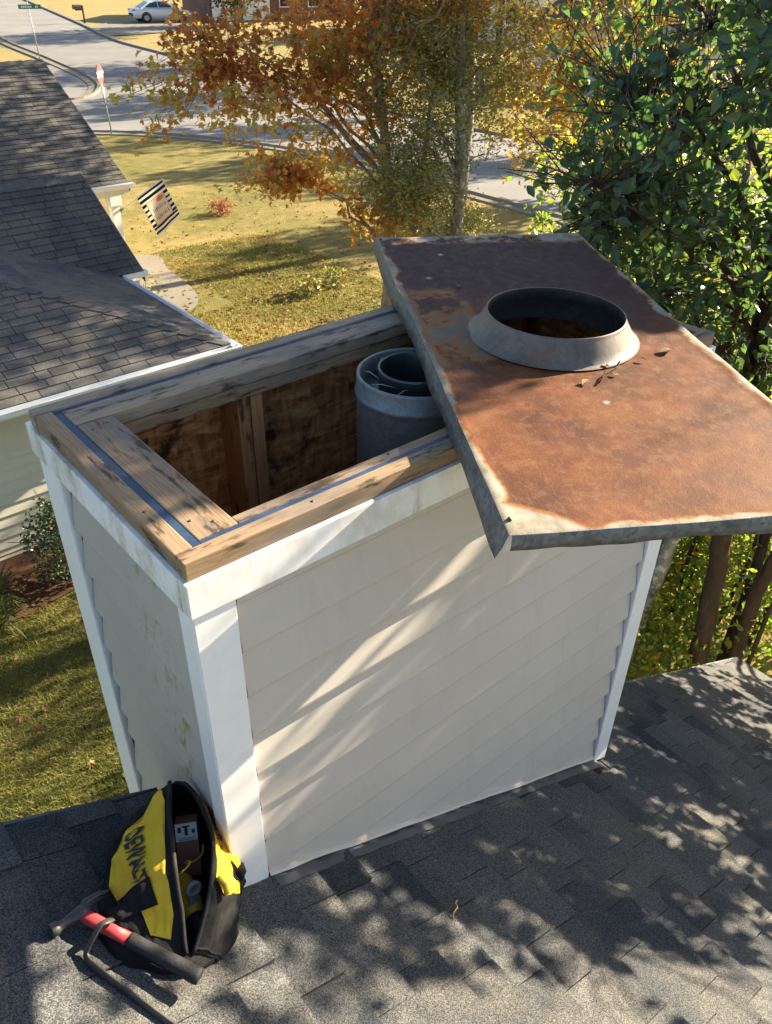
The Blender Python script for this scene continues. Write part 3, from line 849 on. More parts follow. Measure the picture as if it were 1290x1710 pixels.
# ================================================================== NEIGHBOURING HOUSE
nb = thing('house', 'one-storey neighbouring house with grey shingle roofs and cream siding', 'house', (0, 10, GZ))
NINV = Matrix.Translation((0, -10, -GZ)); NO = np.array([0, 10, GZ])
def nbox(name, lo, hi, mat, bevel=0): return box(name, lo, hi, mat, nb, bevel, NINV)
EZ = -3.33
allsh = []
def face(poly, O, uu, slope, dirv, idx):
    c = 1 / math.sqrt(1 + slope ** 2); s = slope * c
    vv_ = np.array([dirv[0] * c, dirv[1] * c, s]); uu = np.array(uu, float)
    n = np.cross(uu, vv_)
    Q = [(a, b / c) for a, b in poly]
    sh = shingle_face([Q], np.array(O, float) - NO, uu, vv_, n, .143, (.335, .335, .335, .17), .015, M['shingle_far'], nb, 0, .5, .010)
    for q in sh:
        w = q[4] + NO; px, py, d = project(w)
        q = list(q)
        vis = -30 < px < 700 and -20 < py < 720
        allsh.append((vis, q[1] if False else 1.0 / d ** 2, q[2], q[3], q[4]))
    V = [np.array(O) + uu * a + vv_ * b - n * .006 for a, b in Q]
    V = V + [p - n * .05 for p in V]; k = len(Q)
    me = mesh_np('roof_deck', np.array(V) - NO, [list(range(k)), list(range(2 * k - 1, k - 1, -1))] + [[i, k + i, k + (i + 1) % k, (i + 1) % k] for i in range(k)], M['deck'])
    link('roof_deck', me, nb)
face([(0, 0), (7.39, 0), (7.39 - 4, 4), (0, 4)], (-3, 7.73, EZ), (1, 0, 0), .34, (0, 1), 0)
face([(0, 0), (3.41, 0), (3.41 + .557 * 4, 4), (4, 4)], (4.39, 7.73, EZ), (0, 1, 0), .34, (-1, 0), 0)
face([(0, 0), (7.82, 0), (7.82, 1.85), (0, 1.85)], (-3, 11.14, EZ), (1, 0, 0), .61, (0, 1), 1)
face([(0, 0), (7.24, 0), (7.24, 3.75), (0, 3.75)], (0, 16.76, EZ), (1, 0, 0), .545, (0, 1), 1)
emit_shingles(allsh, 300, M['shingle_far'], nb)
# back slopes
def slab(P, mat, name='roof_deck'):
    P = np.array(P, float) - NO; k = len(P); Q = P - np.array([0, 0, .06])
    me = mesh_np(name, np.concatenate([P, Q]), [list(range(k)), list(range(2 * k - 1, k - 1, -1))] + [[i, k + i, k + (i + 1) % k, (i + 1) % k] for i in range(k)], mat)
    return link(name, me, nb)
z2 = EZ + .61 * 1.85; z3 = EZ + .545 * 3.75
slab([(4.82, 12.995, z2 - .01), (4.82, 16.5, z2 - .01 - .61 * 3.5), (-3, 16.5, z2 - .01 - .61 * 3.5), (-3, 12.995, z2 - .01)], M['shingle_far'])
slab([(7.24, 20.515, z3 - .01), (7.24, 24.3, z3 - .01 - .545 * 3.8), (0, 24.3, z3 - .01 - .545 * 3.8), (0, 20.515, z3 - .01)], M['shingle_far'])
# ridge and hip caps, one piece after another
def caps(a, b, side1, side2, n):
    a = np.array(a, float); b = np.array(b, float); d = (b - a) / n
    for i in range(n):
        p = a + d * i; q = p + d * .985; up = np.array([0, 0, 1.])
        s1 = np.array(side1) * .16; s2 = np.array(side2) * .16
        lift0, lift1 = .030, .014
        V = [p + up * lift0, q + up * lift1, q + s1 + up * lift1, p + s1 + up * lift0, q + s2 + up * lift1, p + s2 + up * lift0]
        V += [x - up * .012 for x in V]
        V = np.array(V) - NO; c = V.mean(0)
        F = [[0, 1, 2, 3], [0, 5, 4, 1], [0, 3, 9, 6], [5, 0, 6, 11], [3, 2, 8, 9], [4, 5, 11, 10]]
        link('ridge_cap', mesh_np('ridge_cap', V - c, F, M['shingle_far']), nb, loc=c)
c34 = 1 / math.sqrt(1 + .34 ** 2)
caps((4.39, 7.73, EZ), (.39, 11.73, EZ + .34 * 4), (-.7, -.7 * 0, 0.0), (0, .7, 0), 26)
caps((4.82, 12.99, z2), (-3, 12.99, z2), (0, -.85, -.52), (0, .85, -.52), 36)
caps((7.24, 20.51, z3), (0, 20.51, z3), (0, -.85, -.48), (0, .85, -.48), 30)
# walls and their boards
wl = bmesh.new()
def wq(P): wl.faces.new([wl.verts.new(Vector(q) - Vector(NO)) for q in P])
wq([(-3, 8.14, GZ), (4.0, 8.14, GZ), (4.0, 8.14, EZ + .05), (-3, 8.14, EZ + .05)])
wq([(4.0, 8.14, GZ), (4.0, 11.4, GZ), (4.0, 11.4, EZ + .05), (4.0, 8.14, EZ + .05)])
wq([(4.5, 11.4, GZ), (4.5, 16, GZ), (4.5, 16, EZ), (4.5, 12.99, z2 - .1), (4.5, 11.4, EZ + .1)])
wq([(4.5, 18.4, GZ), (6.9, 18.4, GZ), (6.9, 18.4, EZ + .6), (4.5, 18.4, EZ + .6)])
wq([(6.9, 18.4, GZ), (6.9, 24, GZ), (6.9, 24, EZ), (6.9, 20.5, z3 - .1), (6.9, 17.0, EZ + .05), (6.9, 17.0, EZ - .35), (6.9, 18.4, EZ - .35)])
bm_to('wall', wl, M['siding_house'], nb)
for k in range(15):
    zt = EZ - .07 - k * .15
    if zt < GZ + .25: break
    nbb = bmesh.new()
    vs = [nbb.verts.new(Vector(q) - Vector(NO) - Vector((0, -2, zt - GZ))) for q in ((-3, 8.135, zt), (4.0, 8.135, zt), (4.0, 8.115, zt - .149), (-3, 8.115, zt - .149), (4.0, 8.138, zt - .149), (-3, 8.138, zt - .149))]
    nbb.faces.new((vs[0], vs[3], vs[2], vs[1])); nbb.faces.new((vs[2], vs[3], vs[5], vs[4]))
    o = bm_to('siding_board', nbb, M['siding_house'], nb); o.location = (0, -2, zt - GZ)
nbox('foundation', (-3, 8.12, GZ - .3), (4.02, 8.2, GZ + .24), M['brick'])
nbox('corner_trim', (3.9, 8.10, GZ + .2), (4.03, 8.2, EZ - .05), M['white'])
nbox('soffit', (-3, 7.78, EZ - .085), (4.33, 8.13, EZ - .07), M['white'])
nbox('soffit', (4.03, 8.14, EZ - .087), (4.33, 11.3, EZ - .072), M['white'])
def gutter(a, b, out):
    a = np.array(a, float); b = np.array(b, float); o = np.array(out, float)
    prof = [(0, .01), (0, -.10), (.07, -.10), (.10, -.065), (.105, -.015), (.12, .0), (.118, .008), (.097, .004), (.088, -.05), (.062, -.092), (.006, -.092), (.006, .01)]
    V = []; k = len(prof)
    for p in (a, b):
        for x, z in prof: V.append(p + o * x + np.array([0, 0, z]))
    F = [[j, j + 1, k + j + 1, k + j] for j in range(k - 1)] + [list(range(k)), list(range(k, 2 * k))]
    return link('gutter', mesh_np('gutter', np.array(V) - NO, F, M['gutter']), nb)
gutter((-3, 7.735, EZ - .008), (4.50, 7.735, EZ - .008), (0, -1, 0))
gutter((4.385, 7.62, EZ - .010), (4.385, 11.35, EZ - .010), (1, 0, 0))
gutter((4.6, 16.75, EZ), (7.36, 16.75, EZ), (0, -1, 0))
nbox('fascia_board', (4.6, 16.77, EZ - .24), (7.24, 16.80, EZ - .01), M['cream'])
nbox('downspout', (4.40, 11.2, GZ), (4.48, 11.28, EZ - .1), M['gutter'])
nbox('gutter_end', (4.5, 11.12, EZ - .09), (4.9, 11.25, EZ - .005), M['gutter'])
def rakeb(x, y0, y1, z0, slope):
    bmq = bmesh.new()
    pts_ = [(y0, z0), (y1, z0 + slope * (y1 - y0))]
    vs = [bmq.verts.new(Vector((xx, yy, zz - dz)) - Vector(NO)) for xx in (x + .002, x + .03) for (yy, zz) in pts_ for dz in (.012, .17)]
    for f in ((0, 1, 3, 2), (4, 6, 7, 5), (0, 2, 6, 4), (1, 5, 7, 3), (0, 4, 5, 1), (2, 3, 7, 6)): bmq.faces.new([vs[i] for i in f])
    bm_to('rake_board', bmq, M['flash_dark'], nb)
rakeb(4.82, 11.14, 12.99, EZ, .61); rakeb(7.24, 16.76, 20.51, EZ, .545)
for x, y in ((6.95, 17.05), (6.45, 17.35)):
    nbox('porch_column', (x - .09, y - .09, GZ), (x + .09, y + .09, EZ - .5), M['white'])
    nbox('column_capital', (x - .14, y - .14, EZ - .497), (x + .14, y + .14, EZ - .245), M['white'], .02)
nbox('porch_floor', (4.5, 16.9, GZ), (7.2, 18.4, GZ + .15), M['concrete'])

# ------------------------------------------------------------------ flag
fp0 = np.array([7.02, 16.93, -3.93]); fdir = np.array([.74, -.40, .54]); fdir /= np.linalg.norm(fdir)
flag = thing('house_flag', 'black and white striped autumn flag hanging from an angled pole on the porch', 'flag', tuple(fp0))
tubes('flag_pole', [(np.array([[0, 0, 0], fdir * 1.22]), .014)], M['white'], flag, 8)
lathe('pole_bracket', [(.001, .0), (.04, .0), (.03, .05), (.02, .09)], M['pole_grey'], flag, 10, Vector(fdir).to_track_quat('Z', 'Y').to_matrix().to_4x4())
FW, FH = .70, .92
side = fdir; down = np.array([.16, -.12, -1.0]); down -= (down @ side) * side * .55; down /= np.linalg.norm(down)
fn_ = np.cross(side, down); fn_ /= np.linalg.norm(fn_)
def flp(a, b, off=0):
    w = .035 * math.sin(7 * a + 3 * b) * b + .03 * math.sin(4 * b + 1) + .02 * math.sin(14 * a) * b
    return side * (.48 + a * FW) + down * (b * FH * (1 - .10 * a * b)) + fn_ * (w + off)
bands = [0, .055, .11, .17, .23, .80, .86, .93, 1.0]
cols = {'k': 'ink', 'w': 'sign_white'}
M['flag_white'] = leaf_mat('flag_white_cloth', [(0, (.62, .60, .56)), (1, (.62, .60, .56))], .35, .8, .1, (1, 1, .95))
M['flag_black'] = leaf_mat('flag_black_cloth', [(0, (.014, .013, .013)), (1, (.014, .013, .013))], .1, .8, .1, (1, 1, 1))
M['flag_tan'] = leaf_mat('flag_tan_cloth', [(0, (.56, .46, .37)), (1, (.56, .46, .37))], .35, .8, .1, (1, 1, .9))
M['flag_orange'] = leaf_mat('flag_orange_print', [(0, (.46, .16, .05)), (1, (.46, .16, .05))], .3, .8, .1, (1, 1, .9))
fl_m = [M['flag_white'], M['flag_black'], M['flag_tan'], M['flag_orange']]
na, nb_ = 40, 60
V = []; F = []; mi = []
for j in range(nb_ + 1):
    for i in range(na + 1): V.append(flp(i / na, j / nb_))
for j in range(nb_):
    for i in range(na):
        a = (i + .5) / na; b = (j + .5) / nb_
        F.append([j * (na + 1) + i, j * (na + 1) + i + 1, (j + 1) * (na + 1) + i + 1, (j + 1) * (na + 1) + i])
        if b < .24: k = 1 if int(b / .06) % 2 == 0 else 0
        elif b > .80: k = 1 if int((b - .80) / .05) % 2 == 0 else 0
        elif a < .14 or a > .86: k = 1 if int(b / .06) % 2 == 0 else 0
        elif a < .165 or a > .835 or b < .255 or b > .785: k = 3
        else: k = 2
        if ((a - .66) / .15) ** 2 + ((b - .31) / .055) ** 2 < 1: k = 3
        mi.append(k)
link('flag_cloth', mesh_np('flag_cloth', np.array(V), F, fl_m, attr=np.zeros(len(V)), smooth=True, midx=mi), flag)
# illegible hand lettering, two rows of strokes
rs3 = random.Random(3); V = []; F = []
fo_ = .007 if fn_ @ (CAM - fp0) > 0 else -.007
for row, (b0, hh) in enumerate(((.42, .10), (.60, .11))):
    a = .26
    while a < .74:
        for seg in range(2):
            a0 = a + rs3.uniform(0, .02); a1 = a0 + rs3.uniform(.0, .04); bb0 = b0 + rs3.uniform(-.01, .03); bb1 = b0 + hh - rs3.uniform(0, .03)
            w = .012; n = len(V)
            V += [flp(a0, bb0, fo_)] + [flp(a0 + w, bb0, fo_), flp(a1 + w, bb1, fo_), flp(a1, bb1, fo_)]
            F.append([n, n + 1, n + 2, n + 3])
        a += .065
    link('lettering_row', mesh_np('lettering_row', np.array(V), F, M['grip']), flag); V = []; F = []

# ================================================================== TOOL BAG
B0 = np.array([-.243, -.128]); e2 = np.array([.40, .9165, 0]); e1 = np.array([.9165, -.40, 0])
BL = .365
bup = np.array([0, 0, 1.]) * .55 + RN * .45; bup /= np.linalg.norm(bup)
bag = thing('tool_bag', 'open black and yellow nylon tool bag leaning on the white corner post', 'tool bag', (B0[0], B0[1], roofz(B0[0])))
BO = np.array([B0[0], B0[1], roofz(B0[0])])
def ip(t, T_, Y_): return float(np.interp(t, T_, Y_))
def bagS(side, t, s, off=0):
    t = min(max(t, 0), 1)
    sh = ip(t, [0, .15, .5, .85, 1], [.050, .058, .058, .040, .022])          # the mouth leans over to the right
    wb = ip(t, [0, .06, .2, .5, .8, 1], [.070, .098, .125, .130, .108, .085]) * (1 if side < 0 else ip(t, [0, .5, .75, 1], [1, 1, .95, .80]))
    wb = wb + sh if side < 0 else wb - sh * .55
    wr = .003 + .040 * math.sin(math.pi * min(1, t * .98 + .01)) ** .8
    h = ip(t, [0, .05, .15, .32, .55, .8, .93, 1], [.045, .07, .125, .185, .225, .245, .248, .225])
    cx = sh - .012
    bul = .026 if side > 0 else ip(t, [0, .2, .5, 1], [.0, .002, .012, .016])
    def xz(s):
        x = wb * (1 - s ** 1.5) + wr * s ** 1.5 + bul * math.sin(math.pi * s ** .8)
        z = .006 + (h - .006) * (s ** (.92 if side > 0 else 1.12))
        m_ = math.sin(math.pi * min(1, s)) ** .7
        wv = m_ * (.0075 * math.sin(9 * t + 5 * s + side) + .0055 * math.sin(19 * t - 8 * s + 1) + .003 * math.sin(31 * t + 17 * s) + .0016 * math.sin(57 * s - 23 * t) + .0010 * math.sin(71 * t + 29 * s + 2))
        return x + wv, z + .5 * wv
    x, z = xz(s)
    if off:
        x2, z2_ = xz(min(1, s + .02)); x1, z1 = xz(max(0, s - .02))
        dx, dz = x2 - x1, z2_ - z1; l = math.hypot(dx, dz) + 1e-9
        x += off * dz / l; z += -off * dx / l
    a = cx + side * x
    yy = BL * t
    p = np.array([B0[0], B0[1], 0]) + e2 * yy + e1 * a
    base = roofz(p[0])
    q = np.array([p[0], p[1], base]) + bup * z
    return q - BO
ns, nt = 40, 70
for side, nm in ((-1, 'side_panel'), (1, 'side_panel')):
    V = [bagS(side, i / nt, j / ns) for i in range(nt + 1) for j in range(ns + 1)]
    F = [[i * (ns + 1) + j, i * (ns + 1) + j + 1, (i + 1) * (ns + 1) + j + 1, (i + 1) * (ns + 1) + j] for i in range(nt) for j in range(ns)]
    me = mesh_np(nm, np.array(V), F, M['nylon'], smooth=True)
    o = link(nm, me, bag)
    sd = o.modifiers.new('solid', 'SOLIDIFY'); sd.thickness = .003; sd.offset = 0
def endpanel(t, bulge):
    V = []; F = []
    for j in range(ns + 1):
        l = bagS(-1, t, j / ns); r_ = bagS(1, t, j / ns)
        for i in range(7):
            f = i / 6
            V.append(l * (1 - f) + r_ * f + e2 * bulge * math.sin(math.pi * f) * math.sin(math.pi * min(1, .15 + .85 * j / ns)) + e2 * .004 * math.sin(9 * f + 14 * j / ns) * math.sin(math.pi * f))
    F = [[j * 7 + i, j * 7 + i + 1, (j + 1) * 7 + i + 1, (j + 1) * 7 + i] for j in range(ns) for i in range(6)]
    link('end_panel', mesh_np('end_panel', np.array(V), F, M['nylon'], smooth=True), bag)
endpanel(0, -.03); endpanel(1, .025)
V = [bagS(-1, i / 20, .03) for i in range(21)] + [bagS(1, i / 20, .03) for i in range(21)]
link('bag_floor', mesh_np('bag_floor', np.array(V), [[i, i + 1, 22 + i, 21 + i] for i in range(20)], M['nylon']), bag)
def patch(name, poly, side, off, mat, step=.035):
    poly = [Vector(q) for q in poly]; k = len(poly)
    t0 = min(p.x for p in poly); t1 = max(p.x for p in poly); s0 = min(p.y for p in poly); s1 = max(p.y for p in poly)
    pp = list(poly)
    a = t0
    while a < t1:
        b = s0
        while b < s1: pp.append(Vector((a + .003, b + .004))); b += step
        a += step
    r = delaunay_2d_cdt(pp, [(i, (i + 1) % k) for i in range(k)], [list(range(k))], 1, 1e-5)
    V = [bagS(side, p.x, p.y, off) for p in r[0]]
    return link(name, mesh_np(name, np.array(V), [list(f) for f in r[2]], mat, smooth=True), bag)
yl = patch('yellow_panel', [(.97, .90), (.97, .80), (.84, .70), (.80, .52), (.62, .38), (.46, .34), (.30, .40), (.30, .62), (.10, .66), (.06, .86), (.14, .93), (.5, .95), (.8, .95)], -1, .0045, M['yellow'], .02)
yr = patch('yellow_panel', [(.95, .93), (.93, .62), (.82, .34), (.60, .24), (.50, .50), (.30, .58), (.24, .80), (.30, .95), (.6, .95)], 1, .0045, M['yellow'], .02)
for side in (-1, 1):
    patch('web_strap', [(.20, .05), (.34, .05), (.345, .5), (.35, .80), (.21, .80), (.205, .5)] if side < 0 else [(.34, .05), (.46, .05), (.47, .72), (.35, .72)], side, .0085, M['nylon'], .02)
def lettering(text, side, tA, tB, sA, sB, mat):
    cu = bpy.data.curves.new('txt', 'FONT'); cu.body = text; cu.size = 1; cu.offset = .03; cu.resolution_u = 3
    o = bpy.data.objects.new('txt', cu); COL.objects.link(o)
    dg = bpy.context.evaluated_depsgraph_get(); dg.update()
    me = bpy.data.meshes.new_from_object(o.evaluated_get(dg))
    bpy.data.objects.remove(o); bpy.data.curves.remove(cu)
    bm = bmesh.new(); bm.from_mesh(me); bpy.data.meshes.remove(me)
    for _ in range(6):
        es = [e for e in bm.edges if e.calc_length() > .12]
        if not es: break
        bmesh.ops.subdivide_edges(bm, edges=es, cuts=1); bmesh.ops.triangulate(bm, faces=bm.faces[:])
    xs_ = [q.co.x for q in bm.verts]; ys_ = [q.co.y for q in bm.verts]
    x0, x1, y0, y1 = min(xs_), max(xs_), min(ys_), max(ys_)
    for q in bm.verts:
        fx = (q.co.x - x0) / (x1 - x0); fy = (q.co.y - y0) / (y1 - y0)
        q.co = Vector(bagS(side, tA + (tB - tA) * fx, sA + (sB - sA) * fy, .0082))
    return bm_to('lettering', bm, mat)
for o, par in ((lettering('DEWALT', -1, .68, .35, .61, .79, M['ink']), yl), (lettering('DEWALT', 1, .52, .88, .74, .88, M['ink']), yr)):
    o.parent = par
for side in (-1, 1):
    P = np.array([bagS(side, t, 1.0, .002) for t in np.linspace(0, 1, 50)])
    tubes('zipper_edge', [(P, .0055)], M['nylon_tape'], bag, 8)
    P = np.array([bagS(side, t, .02, .003) for t in np.linspace(0.02, .98, 30)])
    tubes('bottom_piping', [(P, .004)], M['nylon'], bag, 6)
P = np.array([bagS(1, 0.02, s_, .002) for s_ in np.linspace(0, 1, 16)])
tubes('side_piping', [(P, .0035)], M['nylon'], bag, 6)
tubes('carry_handle', [(np.array([bagS(1, .42, .55, .008), bagS(1, .40, .55, .012), bagS(1, .46, .48, .018), bagS(1, .62, .36, .018), bagS(1, .76, .34, .014), bagS(1, .82, .4, .01)]), .012)], M['nylon'], bag, 8)
tubes('zip_pull', [(np.array([bagS(1, .30, .93, .006), bagS(1, .27, .86, .02), bagS(1, .22, .84, .024)]), .008)], M['tool_yellow'], bag, 8)
# things in the bag
def inbag(a, t, z):
    p = np.array([B0[0], B0[1], 0]) + e2 * BL * t + e1 * a
    return np.array([p[0], p[1], roofz(p[0])]) + bup * z
e3 = np.cross(e1, e2); e3 /= np.linalg.norm(e3)
def tilt(o, x, y, z):
    x = np.array(x, float); x /= np.linalg.norm(x); z = np.array(z, float); z -= (z @ x) * x; z /= np.linalg.norm(z); y = np.cross(z, x)
    return frame4(o, x, y, z)
ct = thing('carton', 'small brown carton with a white printed label standing in the tool bag', 'box')
ct.matrix_basis = tilt(inbag(.055, .60, .065), e1 - .1 * e2, None, bup + .50 * e2)
box('carton_body', (-.027, -.024, 0), (.027, .024, .135), M['carton'], ct, .0015)
box('carton_label', (-.026, -.0255, .09), (.026, -.0245, .134), M['label_white'], ct)
bm = bmesh.new()
for x0, x1, z0, z1 in ((-.004, .004, .104, .128), (-.009, .009, .124, .1285), (-.02, -.012, .112, .126), (-.02, .02, .097, .0985), (-.02, .016, .093, .0945), (.013, .021, .108, .118)):
    vs = [bm.verts.new((x, -.0259, z)) for x, z in ((x0, z0), (x1, z0), (x1, z1), (x0, z1))]; bm.faces.new(vs)
bm_to('label_print', bm, M['ink'], ct)
dr = thing('power_drill', 'yellow and black power tool lying in the open tool bag', 'drill')
dr.matrix_basis = tilt(inbag(.045, .42, .045), -e2 + .25 * e1, None, bup + .2 * e1)
lathe('drill_body', [(.001, -.07), (.02, -.068), (.026, -.055), (.027, .02), (.022, .045), (.018, .05)], M['tool_yellow'], dr, 20, Matrix.Rotation(math.pi / 2, 4, 'Y'))
lathe('drill_chuck', [(.018, .05), (.019, .055), (.019, .085), (.012, .095), (.005, .098), (.001, .098)], M['grip'], dr, 16, Matrix.Rotation(math.pi / 2, 4, 'Y'))
box('drill_handle', (-.055, -.016, -.11), (-.02, .016, -.02), M['grip'], dr, .006)
box('drill_battery', (-.07, -.03, -.14), (.0, .03, -.108), M['grip'], dr, .006)
wrench = thing('wrench', 'grey steel wrench sticking up near the front of the tool bag', 'wrench')
wrench.matrix_basis = tilt(inbag(.052, .30, .02), bup + .3 * e2, None, -e2 + .3 * e1)
box('wrench_shaft', (-.05, -.011, -.004), (.07, .011, .004), M['tool_grey'], wrench, .003)
lathe('wrench_ring', [(.010, -.006), (.019, -.006), (.021, 0), (.019, .006), (.010, .006), (.010, -.006)], M['tool_grey'], wrench, 20, Matrix.Translation((.085, 0, 0)))
cord = [inbag(.02 + .05 * t + .012 * math.sin(9 * t), .40 + .22 * t, .14 + .02 * math.sin(7 * t)) for t in np.linspace(0, 1, 24)]
tag(tubes('wire_coil', [(np.array(cord), .0024)], M['tape_y'], None, 6), 'thin loose yellow wire curling inside the open tool bag', 'wire')

# ------------------------------------------------------------------ hammer
ham = thing('hammer', 'claw hammer with red shaft and black rubber grip lying against the bag', 'hammer', (-.30, -.07, -.90))
HO = np.array([-.30, -.07, -.90])
hA = np.array([-.3514, .0441, -.8502]); hB = np.array([-.2078, -.2138, -.9054])
hd = (hB - hA) / np.linalg.norm(hB - hA)
fc = np.array([-.4213, .043, -.8348]); cl = np.array([-.2831, .0636, -.8626])
hx = np.cross(hd, RN); hx /= np.linalg.norm(hx)
def hp(t, lift=0): return hA + (hB - hA) * t + RN * lift - HO
def oval(name, ts, rs, mat, flat=.72, seg=16):
    P = np.array([hp(t) for t in ts]); V, F = tube_np(P, rs, seg, True, flat)
    return link(name, mesh_np(name, V, [list(dict.fromkeys(f)) for f in F], mat, smooth=True), ham)
oval('shaft', [-.03, .0, .1, .25, .40], [.012, .0145, .0155, .0145, .0145], M['red'], .75)
oval('grip', [.395, .40, .42, .55, .7, .85, .93, .97, .995, 1.0], [.013, .0165, .0172, .0162, .0168, .018, .0195, .0195, .018, .012], M['grip'], .8)
fa = fc - HO; c0 = hp(-.02)
dirf = fa - c0; dirf /= np.linalg.norm(dirf)
P = np.array([fa, fa + (c0 - fa) * .02, fa + (c0 - fa) * .22, fa + (c0 - fa) * .30, fa + (c0 - fa) * .52, c0, c0 - dirf * .018])
V, F = tube_np(P, [.0135, .0155, .0155, .011, .0105, .0175, .0150], 16)
link('hammer_head', mesh_np('hammer_head', V, [list(dict.fromkeys(f)) for f in F], M['steel'], smooth=True), ham)
ce = cl - HO
for sgn in (-1, 1):
    w = RN * .0075 * sgn
    bnd = -hd * .014
    Pc = np.array([c0 - dirf * .008 + w * .6 + bnd * .3, c0 * .66 + ce * .34 + w * .9 + bnd, c0 * .36 + ce * .64 + w * 1.1 + bnd * .8, ce + w * 1.25])
    V, F = tube_np(Pc, [.011, .0085, .0065, .003], 10, True, .55)
    link('claw', mesh_np('claw', V, [list(dict.fromkeys(f)) for f in F], M['steel'], smooth=True), ham)
# ------------------------------------------------------------------ pry bar
bar = thing('pry_bar', 'rusty steel pry bar with its hooked end over the hammer shaft', 'pry bar', (-.35, -.1, -.88))
BO2 = np.array([-.35, -.1, -.88])
lineb = smooth_line([(-.3071, -.0081, -.8481), (-.3192, -.0186, -.8284), (-.3324, -.0194, -.8239), (-.3543, -.0266, -.8364), (-.3735, -.0303, -.8569), (-.3814, -.0389, -.8641), (-.3800, -.0586, -.8682), (-.3518, -.1321, -.8848), (-.3020, -.2555, -.9113), (-.2606, -.3618, -.9335)], 5)
P = np.array(lineb) - BO2
V, F = tube_np(P, np.interp(np.linspace(0, 1, len(P)), [0, .03, .1, .9, 1], [.008, .0115, .0115, .0115, .015]), 12, True, .42)
link('bar', mesh_np('bar', V, [list(dict.fromkeys(f)) for f in F], M['steel'], smooth=True), bar)

# ================================================================== ROAD FURNITURE, CAR, FAR HOUSES
def gp(x, y): return np.array([x, y, float(zg(x, y))])
b = gp(14.76, 35.01)
st = thing('stop_sign', 'faded red stop sign seen nearly edge on at the lawn corner', 'street sign', tuple(b))
lean = np.array([-.05, .03, 1.0])
tubes('sign_post', [(np.array([[0, 0, -.1], lean * 2.62]), .032)], M['pole_grey'], st, 8)
vd = CAM - b; vd[2] = 0; vd /= np.linalg.norm(vd); sdv = np.array([-vd[1], vd[0], 0])
fn = sdv * .95 + vd * .31; fn /= np.linalg.norm(fn); fx = np.cross(np.array([0, 0, 1.]), fn)
fm = frame4(lean * 2.28 + fn * .04, fx, (0, 0, 1), fn)
def ngon_plate(name, n, r, th, mat, parent, m4, rot=0):
    return lathe(name, [(.0001, th), (r, th), (r, 0), (.0001, 0)], mat, parent, n, m4 @ Matrix.Rotation(rot, 4, 'Z'), smooth=False)
ngon_plate('sign_plate', 8, .395, .004, M['sign_red'], st, fm, math.pi / 8)
ngon_plate('sign_face', 8, .385, .003, M['sign_red'], st, fm @ Matrix.Translation((0, 0, .0045)), math.pi / 8)
def flat_text(name, txt, size, m4, mat, parent, sx=1):
    cu = bpy.data.curves.new('txt', 'FONT'); cu.body = txt; cu.size = size; cu.align_x = 'CENTER'; cu.align_y = 'CENTER'; cu.offset = .01 * size
    o = bpy.data.objects.new('txt', cu); COL.objects.link(o)
    dg = bpy.context.evaluated_depsgraph_get(); dg.update()
    me = bpy.data.meshes.new_from_object(o.evaluated_get(dg)); me.materials.clear(); me.materials.append(mat)
    bpy.data.objects.remove(o); bpy.data.curves.remove(cu)
    return link(name, me, parent, mat4=m4)
flat_text('sign_lettering', 'STOP', .34, fm @ Matrix.Translation((0, 0, .009)), M['sign_white'], st)
box('under_plate', (-.14, -.10, 0), (.14, .10, .006), M['pole_grey'], st, 0, frame4(lean * 1.72 + fn * .036, fx, (0, 0, 1), fn))
b = gp(19.26, 54.55)
ss = thing('street_sign', 'green street name blade on a thin leaning pole at the junction', 'street sign', tuple(b))
tubes('sign_post', [(np.array([[0, 0, -.1], [-.06, .1, 3.0]]), .03)], M['pole_grey'], ss, 8)
vd = CAM - b; vd[2] = 0; vd /= np.linalg.norm(vd); rx = np.array([-vd[1], vd[0], 0])
bm4 = frame4((-.05, .08, 2.72), rx, (0, 0, 1), vd)
box('sign_blade', (-.62, -.11, -.006), (.62, .11, .006), M['sign_green'], ss, 0, bm4 @ Matrix.Translation((.08, 0, .04)))
bm = bmesh.new()
for x0, x1 in ((-.48, -.40), (-.37, -.30), (-.28, -.2), (-.17, -.1), (-.08, 0), (.03, .1), (.30, .36), (.39, .46)):
    vs = [bm.verts.new((x + .08, y, .0475)) for x, y in ((x0, -.05), (x1, -.05), (x1, .05), (x0, .05))]; bm.faces.new(vs)
bm_to('sign_marks', bm, M['sign_white'], ss, bm4)
b = gp(28.9, 70.3)
mbx = thing('mailbox', 'black mailbox on a post beside the far driveway', 'mailbox', tuple(b))
box('mailbox_post', (-.05, -.05, -.1), (.05, .05, 1.25), M['bark'], mbx)
box('mailbox_arm', (-.6, -.04, .92), (.04, .04, .99), M['bark'], mbx)
bm = bmesh.new()
prof = [(.13 * math.cos(a), .12 + .12 * math.sin(a)) for a in np.linspace(0, math.pi, 9)] + [(-.13, -.06), (.13, -.06)]
f0 = [bm.verts.new((-.75, y, 1.06 + z)) for y, z in prof]; f1 = [bm.verts.new((-.1, y, 1.06 + z)) for y, z in prof]
bm.faces.new(f0); bm.faces.new(f1[::-1])
for i in range(len(prof)): bm.faces.new((f0[i], f1[i], f1[(i + 1) % len(prof)], f0[(i + 1) % len(prof)]))
bm_to('mailbox_body', bm, M['grip'], mbx)

